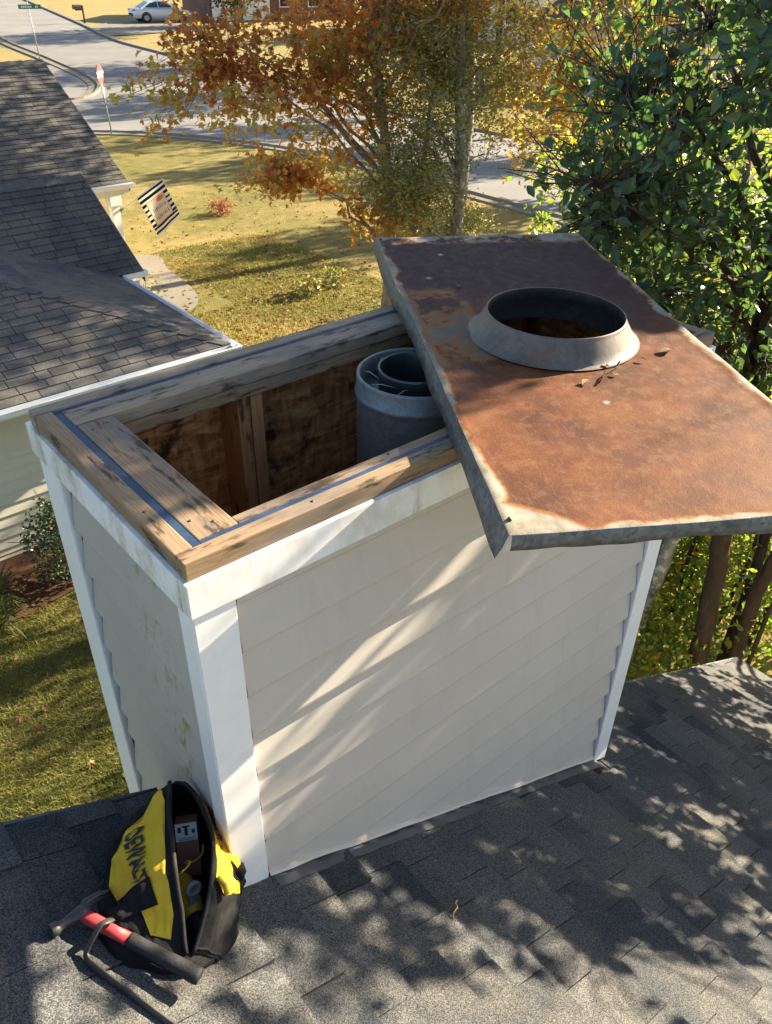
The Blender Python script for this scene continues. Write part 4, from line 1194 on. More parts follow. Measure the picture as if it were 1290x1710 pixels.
# ---- sedan
car = thing('sedan', 'white four-door sedan parked on the driveway across the road', 'car')
cb = gp(34.9, 69.2); hdg = np.array([.985, -.17, 0]); hdg /= np.linalg.norm(hdg); lf = np.array([-hdg[1], hdg[0], 0])
car.matrix_basis = frame4(cb + np.array([0, 0, .06]), hdg, lf, (0, 0, 1))
sx = [-2.42, -2.38, -2.2, -1.7, -1.2, -.3, .6, 1.2, 1.8, 2.2, 2.38, 2.42]
belt = [.62, .86, .95, .98, .97, .95, .93, .90, .84, .76, .66, .5]
half = [.70, .82, .88, .91, .92, .92, .92, .91, .88, .80, .70, .6]
bot = [.42, .30, .26, .24, .22, .20, .20, .20, .22, .26, .30, .40]
V = []; F = []; K = 10
for x, zb_, w, z0 in zip(sx, belt, half, bot):
    zm = (zb_ + z0) / 2
    ring_ = [(w * .8, z0), (w * .97, z0 + .08), (w, zm), (w * .985, zb_ - .1), (w * .86, zb_), (-w * .86, zb_), (-w * .985, zb_ - .1), (-w, zm), (-w * .97, z0 + .08), (-w * .8, z0)]
    V += [(x, y, z) for y, z in ring_]
for i in range(len(sx) - 1):
    for j in range(K): F.append([i * K + j, i * K + (j + 1) % K, (i + 1) * K + (j + 1) % K, (i + 1) * K + j])
F += [list(range(K)), list(range((len(sx) - 1) * K, len(sx) * K))[::-1]]
link('body', mesh_np('body', np.array(V), F, M['carpaint'], smooth=True), car)
gx_ = [(-1.85, .96, .80), (-1.05, 1.40, .62), (-.35, 1.47, .60), (.25, 1.43, .60), (1.25, .93, .80)]
V = []; F = []
for x, z, w in gx_: V += [(x, w, z), (x, -w, z)]
V += [(-1.85, .86, .93), (-1.85, -.86, .93), (1.25, .86, .90), (1.25, -.86, .90), (-.9, .87, .95), (-.9, -.87, .95), (.4, .87, .93), (.4, -.87, .93)]
F = [[0, 1, 3, 2], [2, 3, 5, 4], [4, 5, 7, 6], [6, 7, 9, 8], [0, 2, 4, 6, 8, 12, 16, 14, 10], [1, 11, 15, 17, 13, 9, 7, 5, 3]]
link('cabin', mesh_np('cabin', np.array(V), F, M['carpaint']), car)
def carglass(P):
    link('window', mesh_np('window', np.array(P), [list(range(len(P)))], M['glass']), car)
for sg in (-1, 1):
    def wy(z): return sg * (.875 - (z - .95) * .49 + .012)
    carglass([(-1.45, wy(1.02), 1.02), (-1.0, wy(1.32), 1.32), (-.42, wy(1.38), 1.38), (-.42, wy(1.0), 1.0)])
    carglass([(-.34, wy(1.0), 1.0), (-.34, wy(1.38), 1.38), (.2, wy(1.35), 1.35), (.85, wy(1.0), 1.0)])
carglass([(-1.80, -.68, 1.0), (-1.80, .68, 1.0), (-1.12, .56, 1.375), (-1.12, -.56, 1.375)])
carglass([(1.18, .7, .98), (1.18, -.7, .98), (.36, -.54, 1.39), (.36, .54, 1.39)])
for x in (-1.42, 1.42):
    for sg in (-1, 1):
        R4 = Matrix.Translation((x, sg * .90, .33)) @ Matrix.Rotation(math.pi / 2 * -sg, 4, 'X')
        wh = lathe('wheel', [(.20, .035), (.30, .035), (.335, .015), (.335, -.16), (.2, -.16)], M['tyre'], car, 24, R4)
        lathe('rim', [(.001, .02), (.05, .03), (.06, .018), (.19, .022), (.205, .036)], M['rim'], wh, 10)
        lathe('wheel_arch', [(.345, .025), (.40, .02), (.40, -.2), (.345, -.2)], M['tyre'], car, 24, R4)
for sg in (-1, 1):
    box('tail_lamp', (-2.40, sg * .62 - .2, .76), (-2.22, sg * .62 + .235, .90), M['lamp_red'], car, .03)
    box('headlamp', (2.10, sg * .6 - .2, .60), (2.37, sg * .6 + .17, .74), M['glass'], car, .03)
    box('mirror', (.62, sg * .98 - .09, .95), (.78, sg * .98 + .09, 1.08), M['carpaint'], car, .03)
box('number_plate', (-2.425, -.26, .62), (-2.40, .26, .76), M['sign_white'], car)

# ---- houses across the road
def far_house(name, label, x, y, rz, w, d, h, wall, roof, garage):
    t = thing(name, label, 'house', tuple(gp(x, y)), (0, 0, rz))
    box('wall', (-w / 2, -d / 2, -.5), (w / 2, d / 2, h), wall, t)
    bm = bmesh.new(); e = .4; rr = h + d * .30
    P = [(-w / 2 - e, -d / 2 - e, h), (w / 2 + e, -d / 2 - e, h), (w / 2 + e, d / 2 + e, h), (-w / 2 - e, d / 2 + e, h), (-w / 2 + d * .3, 0, rr), (w / 2 - d * .3, 0, rr)]
    vs = [bm.verts.new(p) for p in P]
    for f in ((0, 1, 5, 4), (1, 2, 5), (2, 3, 4, 5), (3, 0, 4), (3, 2, 1, 0)): bm.faces.new([vs[i] for i in f])
    bm_to('roof', bm, roof, t)
    k = 0
    for xx in np.arange(-w / 2 + 1.4, w / 2 - .8, 2.6):
        if garage and k < 2 and xx < 0:
            k += 1
            g = box('garage_door', (xx - 1.2, -d / 2 - .05, 0), (xx + 1.2, -d / 2 - .012, 2.2), M['white'], t)
            continue
        f = box('window', (xx - .55, -d / 2 - .06, .9), (xx + .55, -d / 2 - .015, 2.1), M['white'], t)
        box('pane', (xx - .47, -d / 2 - .075, .98), (xx + .47, -d / 2 - .062, 2.02), M['glass'], t)
    box('door', (w / 2 - .2, -d / 2 - .05, 0), (w / 2 - 1.2, -d / 2 - .012, 2.05), M['bark'], t)
    return t
far_house('house', 'brown brick house with white garage doors behind the parked white car', 46, 70.5, -.25, 13, 9, 2.9, M['brick'], M['roof_brown'], True)
far_house('house', 'pale house glimpsed through the orange tree across the road', 52, 50, -.75, 14, 9, 2.9, M['siding_house'], M['roof_brown'], False)
far_house('house', 'cream house across the road glimpsed behind the dark green tree', 47, 30, -1.1, 14, 9, 2.9, M['cream'], M['roof_brown'], True)

# ================================================================== TREES
def norm(a): return a / (np.linalg.norm(a, axis=-1, keepdims=True) + 1e-9)
PEAR_V = np.array([(0, 0, 0), (.22, .24, .05), (.22, -.24, .05), (.55, .31, .07), (.55, -.31, .07), (.82, .17, .01), (.82, -.17, .01), (1.08, 0, -.10), (.28, 0, 0), (.62, 0, -.015)])
PEAR_F = np.array([(0, 8, 1), (0, 2, 8), (1, 8, 9), (1, 9, 3), (2, 9, 8), (2, 4, 9), (3, 9, 5), (4, 6, 9), (5, 9, 7), (6, 7, 9)])
mv = [(0.02, 0)]
for a, r_ in ((-150, .30), (-118, .56), (-92, .34), (-62, .74), (-34, .42), (-22, .55), (0, .95), (22, .55), (34, .42), (62, .74), (92, .34), (118, .56), (150, .30)):
    mv.append((.32 + r_ * .68 * math.cos(math.radians(a)), r_ * .68 * math.sin(math.radians(a))))
MAPLE_V = np.array([(x, y, .05 * math.sin(9 * x) - .12 * y * y) for x, y in mv] + [(.34, 0, .05)])
MAPLE_F = np.array([(14, i, i + 1) for i in range(0, 13)] + [(14, 13, 0)])
OAK_V = np.array([(0, 0, 0), (.45, .2, .03), (.45, -.2, .03), (1, 0, -.04), (.45, 0, 0)])
OAK_F = np.array([(0, 4, 1), (0, 2, 4), (1, 4, 3), (2, 3, 4)])

def orient(n, droop, up=.6, r=rng):
    d = r.normal(size=(n, 3)); d[:, 2] = d[:, 2] * .5 - droop; d = norm(d)
    nn = r.normal(size=(n, 3)) * .6; nn[:, 2] += up
    nn -= (nn * d).sum(1)[:, None] * d; nn = norm(nn)
    return np.stack([d, np.cross(nn, d), nn], 2)          # columns: length, width, normal
def leaves(name, TV, TF, pos, R3, size, rnd, mat, parent=None, kind='stuff'):
    n = len(pos); k = len(TV)
    curl = 1 + (rnd[:, None] * 7.3 % 1 - .3) * 1.2
    L = np.broadcast_to(TV, (n, k, 3)).copy(); L[:, :, 2] *= curl
    Wd = np.einsum('nij,nkj->nki', R3, L) * size[:, None, None] + pos[:, None]
    F = (TF[None] + (np.arange(n) * k)[:, None, None]).reshape(-1, 3)
    o = link(name, mesh_np(name, Wd.reshape(-1, 3), F, mat, attr=np.repeat(rnd, k)), parent)
    if kind: o['kind'] = kind
    return o
def leaf_parts(TV, TF, pos, R3, size, rnd, mat, parent, nmax=300, nvar=12):
    """the nmax leaves that show largest, each an object of its own; the rest joined"""
    px, py, d = project(pos)
    vis = (px > 5) & (px < 1285) & (py > 5) & (py < 1700) & (d > .3)
    sc = np.where(vis, size / np.maximum(d, .3), 0) * np.abs(np.einsum('ni,ni->n', R3[:, :, 2], norm(pos - CAM)))
    o = np.argsort(-sc)
    top, rest = o[:nmax], o[nmax:]
    srt = np.sort(rnd); vs_ = [float(srt[int((i + .5) / nvar * len(srt))]) for i in range(nvar)]
    mes = []
    for i, r_ in enumerate(vs_):
        t = TV.copy(); t[:, 2] *= .6 + .15 * (i % 6)
        mes.append(mesh_np('leaf', t, TF, mat, attr=np.full(len(t), r_)))
    pl = np.array(parent.location)
    for i in top:
        ob = bpy.data.objects.new('leaf', mes[int(np.argmin(np.abs(np.array(vs_) - rnd[i])))])
        COL.objects.link(ob); ob.parent = parent
        mm = Matrix.Identity(4)
        for a in range(3):
            for b_ in range(3): mm[a][b_] = R3[i, a, b_] * size[i]
            mm[a][3] = pos[i, a] - pl[a]
        ob.matrix_basis = mm
    leaves('foliage', TV, TF, pos[rest] - pl, R3[rest], size[rest], rnd[rest], mat, parent)

def ellip(n, c, r, shell=.35, rr=rng):
    d = norm(rr.normal(size=(n, 3))); q = rr.random(n) ** shell
    return np.array(c) + d * q[:, None] * np.array(r)

def build_tree(name, label, group, trunks, crown_pts, leafgen, nlimb, barkm, twigm, limb_r=.03, sub_parts=True, seed=1, cat='tree'):
    """trunks: list of (polyline, radii). crown_pts: twig ends. leafgen(starts, ends) -> None, adds the leaves"""
    r_ = np.random.default_rng(seed)
    base = np.array(trunks[0][0][0], float)
    t = thing(name, label, cat, tuple(base), group=group)
    tp = []
    for P, R_ in trunks:
        P = np.array(P, float)
        pp = []; rr = []
        for i in range(len(P) - 1):
            for f in np.linspace(0, 1, 6, endpoint=False):
                pp.append(P[i] * (1 - f) + P[i + 1] * f + r_.normal(size=3) * R_[i] * .10 * (i + f > 0)); rr.append(R_[i] * (1 - f) + R_[i + 1] * f)
        pp.append(P[-1]); rr.append(R_[-1])
        tp.append((np.array(pp), np.array(rr)))
        V, F = tube_np(pp, rr, 10)
        link('trunk', mesh_np('trunk', V - base, [list(dict.fromkeys(f)) for f in F], barkm, smooth=True), t)
    allp = np.concatenate([q[0] for q in tp]); allr = np.concatenate([q[1] for q in tp])
    idx = r_.choice(len(crown_pts), min(nlimb, len(crown_pts)), replace=False)
    limbs = []; LP = [allp]
    for i in idx:
        e = crown_pts[i]
        hd_ = np.linalg.norm((allp - e)[:, :2], axis=1)
        want = e[2] - hd_ * .75
        j = int(np.argmin(np.abs(allp[:, 2] - want) + .35 * hd_))
        s = allp[j]; d = e - s; n = 9
        tt = np.linspace(0, 1, n)[:, None]
        bow = np.array([0, 0, 1.]) * .12 * np.linalg.norm(d) * np.sin(np.pi * tt)
        P = s + d * tt + bow + r_.normal(size=(n, 3)) * .025 * np.linalg.norm(d) * np.sin(np.pi * tt)
        R_ = np.linspace(min(limb_r, allr[j] * .6), .0055, n)
        limbs.append((P - base, R_)); LP.append(P[2:])
    if limbs: tubes('limb', limbs, twigm, t, 6)['kind'] = 'stuff'
    LPa = np.concatenate(LP)
    starts = np.empty_like(crown_pts)
    for a in range(0, len(crown_pts), 400):
        D = ((crown_pts[a:a + 400, None] - LPa[None]) ** 2).sum(2); starts[a:a + 400] = LPa[D.argmin(1)]
    d = crown_pts - starts; L = np.linalg.norm(d, axis=1)
    mx = np.minimum(L, .9); starts = crown_pts - d * (mx / np.maximum(L, 1e-6))[:, None]
    tw = []
    for s, e in zip(starts, crown_pts):
        mid = (s + e) / 2 + r_.normal(size=3) * .04
        tw.append((np.array([s, mid, e]) - base, np.array([.0045, .0035, .0018])))
    tubes('twigs', tw, twigm, t, 4)['kind'] = 'stuff'
    leafgen(t, starts, crown_pts, r_)
    return t

# ---- where low sun reaches the roof and the cover between the leaves: leaves culled from the pear tree's crown to shape that light
_ph = rng.random((8, 3)) * 6.28
def clump(a, b, f):
    s = 0
    for i in range(5):
        th = _ph[i, 0] * 1.0; k = f * (1 + .55 * i)
        s = s + np.sin(k * (a * math.cos(th) + b * math.sin(th)) + _ph[i, 1])
    return s / 2.2
def keep_prob(P):
    # roof
    t = (P[:, 2] + HB + SLP * P[:, 0]) / (SUN[2] + SLP * SUN[0])
    Q = P - t[:, None] * SUN
    qx, qy = Q[:, 0], Q[:, 1]
    yb = np.interp(qx, [-.3, .05, .35, .8, 1.3, 2.0, 3, 4.2], [-.16, -.26, -.36, -.56, -.84, -1.25, -1.6, -1.9])
    bias = np.interp(qy - yb, [-.60, -.30, 0, .2, .5], [-2.0, -1.05, -.08, .14, .34])
    p = 1.25 / (1 + np.exp(-11 * (clump(qx, qy, 19) * .9 + bias)))
    p = np.where((qx < -.7) | (qy < -1.9), .05, p)
    # front wall of the chase (grazing)
    tf = np.where(P[:, 1] < -.03, (P[:, 1] + .02) / SUN[1], -1)
    F_ = P - tf[:, None] * SUN
    onf = (tf > 0) & (F_[:, 0] > -.05) & (F_[:, 0] < 1.8) & (F_[:, 2] < -.10) & (F_[:, 2] > roofz(F_[:, 0]) - .05)
    pf = 1.25 / (1 + np.exp(-6 * (clump(F_[:, 0] * .3, F_[:, 2], 21) * .95 - .02)))
    p = np.where(onf, pf, p)
    # cover and open timber frame
    t2 = (P[:, 2] - .05) / SUN[2]
    D2 = P - t2[:, None] * SUN - np.array([1.2755, .2096, .0577])
    a2 = D2 @ u; b2 = D2 @ v
    x2 = D2[:, 0] + 1.2755; y2 = D2[:, 1] + .2096
    onc = (t2 > 0) & (np.abs(a2) < .93) & (np.abs(b2) < .41)
    lim = .03 + .04 * np.sin(7 * x2)
    pc = 1.3 / (1 + np.exp(-7 * (clump(x2 * .35, y2, 22) * .8 + np.interp(y2 - lim, [-.12, -.03, .06, .22], [-2.2, -1.0, .35, 1.0]))))
    onw = (t2 > 0) & ~onc & (x2 > -.08) & (x2 < .95) & (y2 > -.03) & (y2 < .80)
    pw = 1.3 / (1 + np.exp(-7 * (clump(x2 * .4, y2, 21) * .9 - .04)))
    return np.where(onc, pc, np.where(onw, pw, p))

def pear_ok(P):
    d = np.linalg.norm(P - CAM, axis=1)
    ok = (d > 2.3) & (P[:, 0] > 2.28) & ((P[:, 1] + 1.107) < .90 * (P[:, 0] + .471) + .15 * np.sin(9 * P[:, 2]))
    ok &= rng.random(len(P)) < np.clip(.25 + 1.1 * (.90 * (P[:, 0] + .471) - (P[:, 1] + 1.107)), 0, 1)
    ok &= P[:, 2] > np.where((P[:, 0] < 4.2) & (P[:, 1] < .45), roofz(P[:, 0]) + .25, GZ)
    return ok
cp = np.concatenate([
    ellip(1250, (3.9, 1.30, .55), (1.5, 1.35, 1.75), .5),
    ellip(420, (3.1, 1.35, -.1), (.75, .75, .85), .6),
    ellip(2500, (4.2, -.35, .0), (1.35, 1.25, 1.6), .6),
    ellip(1900, (5.6, -.5, -1.0), (1.3, 1.6, 1.3), .6),
    ellip(900, (5.0, 1.7, -1.5), (1.3, 1.3, 1.3), .6),
    ellip(1100, (4.3, .15, 1.65), (.95, .65, .6), .7),
    ellip(420, (5.2, 2.2, 1.0), (1.6, 1.6, 1.6), .6)])
cp = cp[pear_ok(cp)]
cp = cp[rng.random(len(cp)) < np.clip(keep_prob(cp) * 2.2, .05, 1)]
def pear_leaves(t, S, E, r_):
    m_ = 13
    k = len(E)
    f = .25 + .8 * r_.random((k, m_))
    pos = S[:, None] * (1 - f[..., None]) + E[:, None] * f[..., None] + r_.normal(size=(k, m_, 3)) * .035
    pos = pos.reshape(-1, 3)
    pos = pos[pear_ok(pos)]
    thin = np.interp(pos[:, 1] - .12 * pos[:, 0], [-.2, .5, 1.2], [1.0, .62, .34])
    pos = pos[r_.random(len(pos)) < keep_prob(pos) * thin]
    n = len(pos)
    leaf_parts(PEAR_V, PEAR_F, pos, orient(n, .75, .5, r_), r_.uniform(.048, .090, n), np.clip(r_.random(n) ** 1.3 * .93 + (r_.random(n) < .007) * .5, 0, 1), M['leaf_pear'], t)
build_tree('pear_tree', 'large dark green glossy leaved tree overhanging the right end of the chimney', None,
           [([(6.05, 1.35, GZ), (5.85, 1.36, -4.0), (5.5, 1.4, -2.6), (5.0, 1.3, -.8), (4.4, 1.3, .6), (4.0, 1.5, 1.8)], [.10, .092, .085, .065, .04, .015]),
            ([(6.3, 1.12, GZ), (6.25, 1.1, -4.2), (6.0, .9, -2.8), (5.4, .3, -1.2), (4.6, -.2, -.2), (4.1, -.4, .5)], [.075, .07, .062, .05, .03, .015]),
            ([(6.5, 1.3, GZ), (6.6, 1.3, -4.3), (6.9, 1.5, -2.6), (6.8, 1.9, -.8), (6.3, 2.2, 1)], [.06, .055, .05, .04, .02])],
           cp, pear_leaves, 70, M['bark'], M['twig'], .032, seed=21)

# ---- second trunk behind the chimney's right corner and the sunlit thicket
def generic(TV, TF, mat, m_, spread, smin, smax, droop=.4, up=.6, parts=0, pw=1.0, fmin=.3, ok=None):
    def g(t, S, E, r_):
        k = len(E); f = fmin + (1.05 - fmin) * r_.random((k, m_))
        pos = (S[:, None] * (1 - f[..., None]) + E[:, None] * f[..., None] + r_.normal(size=(k, m_, 3)) * spread).reshape(-1, 3)
        if ok is not None: pos = pos[ok(pos)]
        n = len(pos)
        cl_ = np.repeat(r_.random(k), m_)[:n] if ok is None else r_.random(n)
        rn = np.clip(.55 * cl_ + .45 * r_.random(n), 0, 1) ** pw
        R3 = orient(n, droop, up, r_); sz = r_.uniform(smin, smax, n)
        if parts: leaf_parts(TV, TF, pos, R3, sz, rn, mat, t, parts)
        else: leaves('foliage', TV, TF, pos - np.array(t.location), R3, sz, rn, mat, t)
    return g
cp = ellip(260, (6.1, 2.5, -1.2), (1.1, 1.0, 1.5), .6)
cp = cp[(cp[:, 1] + 1.107) < .80 * (cp[:, 0] + .471)]
build_tree('slender_tree', 'slim grey trunked tree leaning beside the right corner of the chimney', None,
           [([(5.75, 2.02, GZ), (5.85, 1.95, -4.4), (6.05, 1.9, -3.0), (6.2, 2.1, -1.4), (6.2, 2.4, .2)], [.075, .07, .062, .045, .02])],
           cp, generic(PEAR_V, PEAR_F, M['leaf_thicket'], 10, .05, .05, .085, .6), 18, M['bark_grey'], M['twig'], .025, seed=5)
rs4 = np.random.default_rng(8)
n = 24000
pos = np.concatenate([ellip(n // 3, (9.3, 3.4, -4.1), (2.0, 2.6, 1.9), .4, rs4), ellip(n // 4, (7.2, 2.0, -4.7), (1.3, 2.0, 1.1), .5, rs4), ellip(n // 4, (6.0, 2.4, -5.0), (.9, 1.2, .8), .5, rs4), ellip(n // 3, (7.4, 2.4, -3.6), (1.3, 1.6, 1.3), .5, rs4)])
th = leaves('thicket', PEAR_V[[0, 1, 2, 3, 4, 7, 8, 9]], np.array([(0, 6, 1), (0, 2, 6), (1, 6, 7), (1, 7, 3), (2, 7, 6), (2, 4, 7), (3, 7, 5), (4, 5, 7)]), pos, orient(len(pos), .4, .5, rs4), rs4.uniform(.05, .09, len(pos)), np.clip(rs4.random(len(pos)) ** 1.1, 0, 1), M['leaf_thicket'])
tag(th, 'sunlit yellow green thicket growing beyond the low right roof corner', 'thicket', None, 'stuff')
st_ = []
for i in range(46):
    x, y = rs4.uniform(6.2, 10.5), rs4.uniform(.4, 4.8)
    st_.append((np.array([[x, y, GZ - .1], [x + rs4.normal() * .15, y + rs4.normal() * .15, GZ + 1.4], [x + rs4.normal() * .4, y + rs4.normal() * .4, GZ + 2.9]]), np.array([.03, .022, .008])))
o = tubes('thicket_stems', st_, M['bark'], None, 6); o.parent = th; o['kind'] = 'stuff'

# ---- maple with orange leaves
mb = np.array([9.25, 10.25, GZ])
cp = np.concatenate([ellip(400, (8.6, 11.0, -.65), (2.3, 1.7, 1.7), .6), ellip(170, (7.0, 11.9, -.75), (1.5, 1.1, 1.15), .6), ellip(150, (7.9, 11.4, -2.25), (1.5, 1.0, .55), .6), ellip(120, (10.2, 10.2, .2), (1.3, 1.2, 1.2), .6), ellip(110, (9.3, 10.3, -2.9), (1.0, .8, .7), .6), ellip(140, (9.1, 10.8, -.2), (1.4, 1.2, 1.4), .6), ellip(240, (8.9, 11, 1.4), (2.0, 1.9, 1.6), .6), ellip(330, (9.0, 8.7, 1.05), (1.5, 1.3, .65), .7), ellip(260, (9.5, 11.4, 1.0), (1.9, 1.7, .7), .6), ellip(24, (5.9, 12.4, -1.1), (.75, .5, .8), .8)])
def mleaf(t, S, E, r_):
    m_ = 8; k = len(E)
    f = .45 + .62 * r_.random((k, m_))
    pos = (S[:, None] * (1 - f[..., None]) + E[:, None] * f[..., None] + r_.normal(size=(k, m_, 3)) * .07).reshape(-1, 3)
    n = len(pos)
    cl_ = np.repeat(np.clip(.5 + .35 * clump(E[:, 0] * .4 + E[:, 1] * .3, E[:, 2] * .6, 3.1) + .12 * r_.normal(size=k), 0, 1), m_)
    rn = np.clip(.6 * cl_ + .4 * r_.random(n), 0, 1)
    leaf_parts(MAPLE_V, MAPLE_F, pos, orient(n, .5, .4, r_), r_.uniform(.085, .165, n), rn, M['leaf_maple'], t)
build_tree('maple_tree', 'autumn maple tree with orange and yellow leaves on the lawn', None,
           [([tuple(mb), (9.27, 10.28, -4.4), (9.3, 10.3, -3.0), (9.2, 10.4, -1.4), (9.0, 10.6, .4), (8.9, 10.7, 1.6)], [.13, .11, .10, .08, .05, .02]),
            ([(9.42, 10.2, GZ), (9.5, 10.1, -4.4), (9.65, 10.0, -3.1), (9.9, 10.0, -1.4), (10.1, 10.1, .5)], [.07, .06, .055, .04, .015])],
           cp, mleaf, 60, M['bark_tan'], M['bark_tan'], .035, seed=31)

# ---- lichened oak beside it, small olive leaves
ob_ = np.array([10.75, 10.05, GZ])
cp = np.concatenate([ellip(720, (10.0, 9.9, -.5), (1.8, 1.6, 1.7), .6), ellip(330, (9.4, 9.9, -2.3), (1.2, 1.0, .9), .6), ellip(130, (10.7, 10.0, -3.4), (1.0, .9, .6), .6)])
build_tree('oak_tree', 'grey lichened oak with small olive leaves right of the maple', None,
           [([tuple(ob_), (10.45, 9.72, -4.2), (10.22, 9.46, -3.1), (10.18, 9.5, -1.8), (10.12, 9.55, -.6), (10.05, 9.6, .5), (10.0, 9.7, 1.8)], [.115, .108, .10, .09, .085, .07, .04])],
           cp, generic(OAK_V, OAK_F, M['leaf_oak'], 26, .12, .05, .09, .2, .4, pw=.9), 42, M['bark_grey'], M['bark_grey'], .022, seed=41)
cp = np.concatenate([ellip(900, (12.8, 9.0, -.9), (2.2, 2.6, 2.1), .6), ellip(750, (13.4, 8.4, 2.0), (2.6, 2.8, 1.5), .6)])
build_tree('young_maple', 'thin tree with sparse orange and russet leaves between oak and green tree', None,
           [([(13.6, 8.3, GZ), (13.5, 8.3, -3.5), (13.4, 8.4, -1), (13.3, 8.6, 2.4)], [.10, .085, .06, .02])],
           cp, generic(MAPLE_V, MAPLE_F, M['leaf_maple'], 8, .10, .08, .14, .4, .4, pw=.55), 46, M['bark_tan'], M['bark_tan'], .025, seed=43)

# ---- trees across the road and along the right side
def bg_tree(name, label, x, y, h, cr, zc, mat, n, seed, size=.3, bark=None, group=None):
    r_ = np.random.default_rng(seed); b = gp(x, y)
    c = b + np.array([0, 0, zc])
    cp = ellip(n, c, cr, .45, r_)
    return build_tree(name, label, group, [([tuple(b - np.array([0, 0, .1])), tuple(b + np.array([.1, 0, h * .5])), tuple(b + np.array([0, .1, h]))], [.22, .17, .05])], cp,
               generic(OAK_V, OAK_F, mat, 12, .3, size * .8, size * 1.3, .3, .5), 14, bark or M['bark'], bark or M['bark'], .06, seed=seed)
bg_tree('evergreen_tree', 'dark evergreen tree in front of the brick house with the garage', 38.5, 63.5, 6, (2.2, 2.0, 2.6), 3.2, M['leaf_dark'], 200, 61, .35)
bg_tree('evergreen_tree', 'dark evergreen tree beside the pale house across the road', 47, 52, 7, (2.4, 2.4, 2.8), 3.6, M['leaf_dark'], 200, 62, .35)
for i, (x, y, h, zc) in enumerate(((33, 3, 11, 8.0), (36, 8.5, 12, 8.6), (33, 14.5, 11, 7.6), (40, 19, 11, 8.0), (35, 24, 10, 7.2))):
    bg_tree('roadside_tree', ['nearest', 'second', 'third', 'fourth', 'farthest'][i] + ' of the tall trees across the road behind the green tree', x, y, h, (2.6, 2.0, 2.6), zc, M['leaf_oak'], 130, 70 + i, .42, group='tall trees across the road')

bg_tree('added_shade_tree', 'tall tree added beyond the maple, its unseen crown dappling the neighbouring roofs', 16.3, 15.5, 8, (3.0, 5.4, 2.0), 8.3, M['leaf_oak'], 980, 81, .2, M['bark_grey'])  # unseen high crowns added to dapple the neighbouring roofs
bg_tree('added_shade_tree', 'second tall tree added beyond the oak, its unseen crown shading the neighbouring roofs', 18.5, 9.5, 8.5, (2.4, 3.8, 2.2), 8.6, M['leaf_oak'], 460, 82, .2, M['bark_grey'])
for i, (x, y, zc, lb) in enumerate(((38, 30, 8.2, 'tall tree at the road bend behind the oak trunk'), (41, 37.5, 8.4, 'tall tree across the road behind the maple crown'), (43, 46, 8.6, 'tall tree left of the pale house across the road'), (50, 59, 11.5, 'tall tree between the pale house and the brick house'))):
    bg_tree('street_tree', lb, x, y, 10, (3.4, 3.4, 2.6), zc, M['leaf_oak'], 170, 90 + i, .42, group='tall trees beyond the road')

cp = ellip(330, (9.6, 5.2, -1.9), (1.6, 2.0, 1.5), .6)  # hidden tree added to throw shade bands on the near lawn
build_tree('added_understory_tree', 'small yellow green tree added unseen behind the dark glossy leaved tree for its shade', None,
           [([(9.9, 5.1, GZ), (9.8, 5.15, -4.2), (9.7, 5.2, -2.4), (9.6, 5.2, -.9)], [.08, .07, .055, .02])],
           cp, generic(PEAR_V, PEAR_F, M['leaf_thicket'], 9, .08, .06, .11, .5), 24, M['bark'], M['twig'], .02, seed=57)

# ================================================================== SMALL PLANTS
def shrub(name, label, c, r_, n, mat, TV, TF, size, seed, stems=8, group=None, cat='shrub'):
    q = np.random.default_rng(seed); c = np.array(c, float)
    t = thing(name, label, cat, (c[0], c[1], c[2] - r_[2]), group=group)
    base = np.array(t.location)
    pos = ellip(n, c, r_, .4, q)
    pos = pos + .06 * np.sin(pos[:, [1, 2, 0]] * 17)
    pos[:, 2] = np.maximum(pos[:, 2], base[2] + .02)
    leaves('foliage', TV, TF, pos - base, orient(n, .1, .6, q), q.uniform(size * .7, size * 1.3, n), q.random(n), mat, t)
    s_ = [(np.array([[0, 0, -.03], q.normal(size=3) * np.array(r_) * .15 + [0, 0, r_[2]], q.normal(size=3) * np.array(r_) * .4 + [0, 0, r_[2] * 1.5]]), np.array([.012, .009, .004])) for _ in range(stems)]
    tubes('stems', s_, M['twig'], t, 5)['kind'] = 'stuff'
    return t
shrub('holly_shrub', 'small glossy dark holly shrub by the cream house wall', (1.72, 7.45, GZ + .62), (.55, .42, .62), 2600, M['leaf_holly'], PEAR_V, PEAR_F, .045, 91)
shrub('rose_bush', 'thin leggy bush beside the curved concrete path', (5.75, 13.4, GZ + .75), (.45, .4, .75), 420, M['leaf_thicket'], OAK_V, OAK_F, .07, 92)
shrub('red_shrub', 'small red leaved shrub alone on the sunny lawn', (12.0, 21.3, GZ + .22), (.42, .42, .24), 700, M['leaf_red'], OAK_V, OAK_F, .08, 93)
for i, (x, y, lb) in enumerate(((10.0, 14.0, 'low leafy weed with pale green leaves on the lawn behind the chimney'), (10.9, 14.2, 'yellow green weed clump on the lawn nearest the maple trunk'))):
    shrub('weed', lb, (x, y, GZ + .2), (.4, .35, .22), 260, M['leaf_oak'], OAK_V, OAK_F, .12, 94 + i, 5, 'weeds on the lawn', 'weed')
q = np.random.default_rng(97)
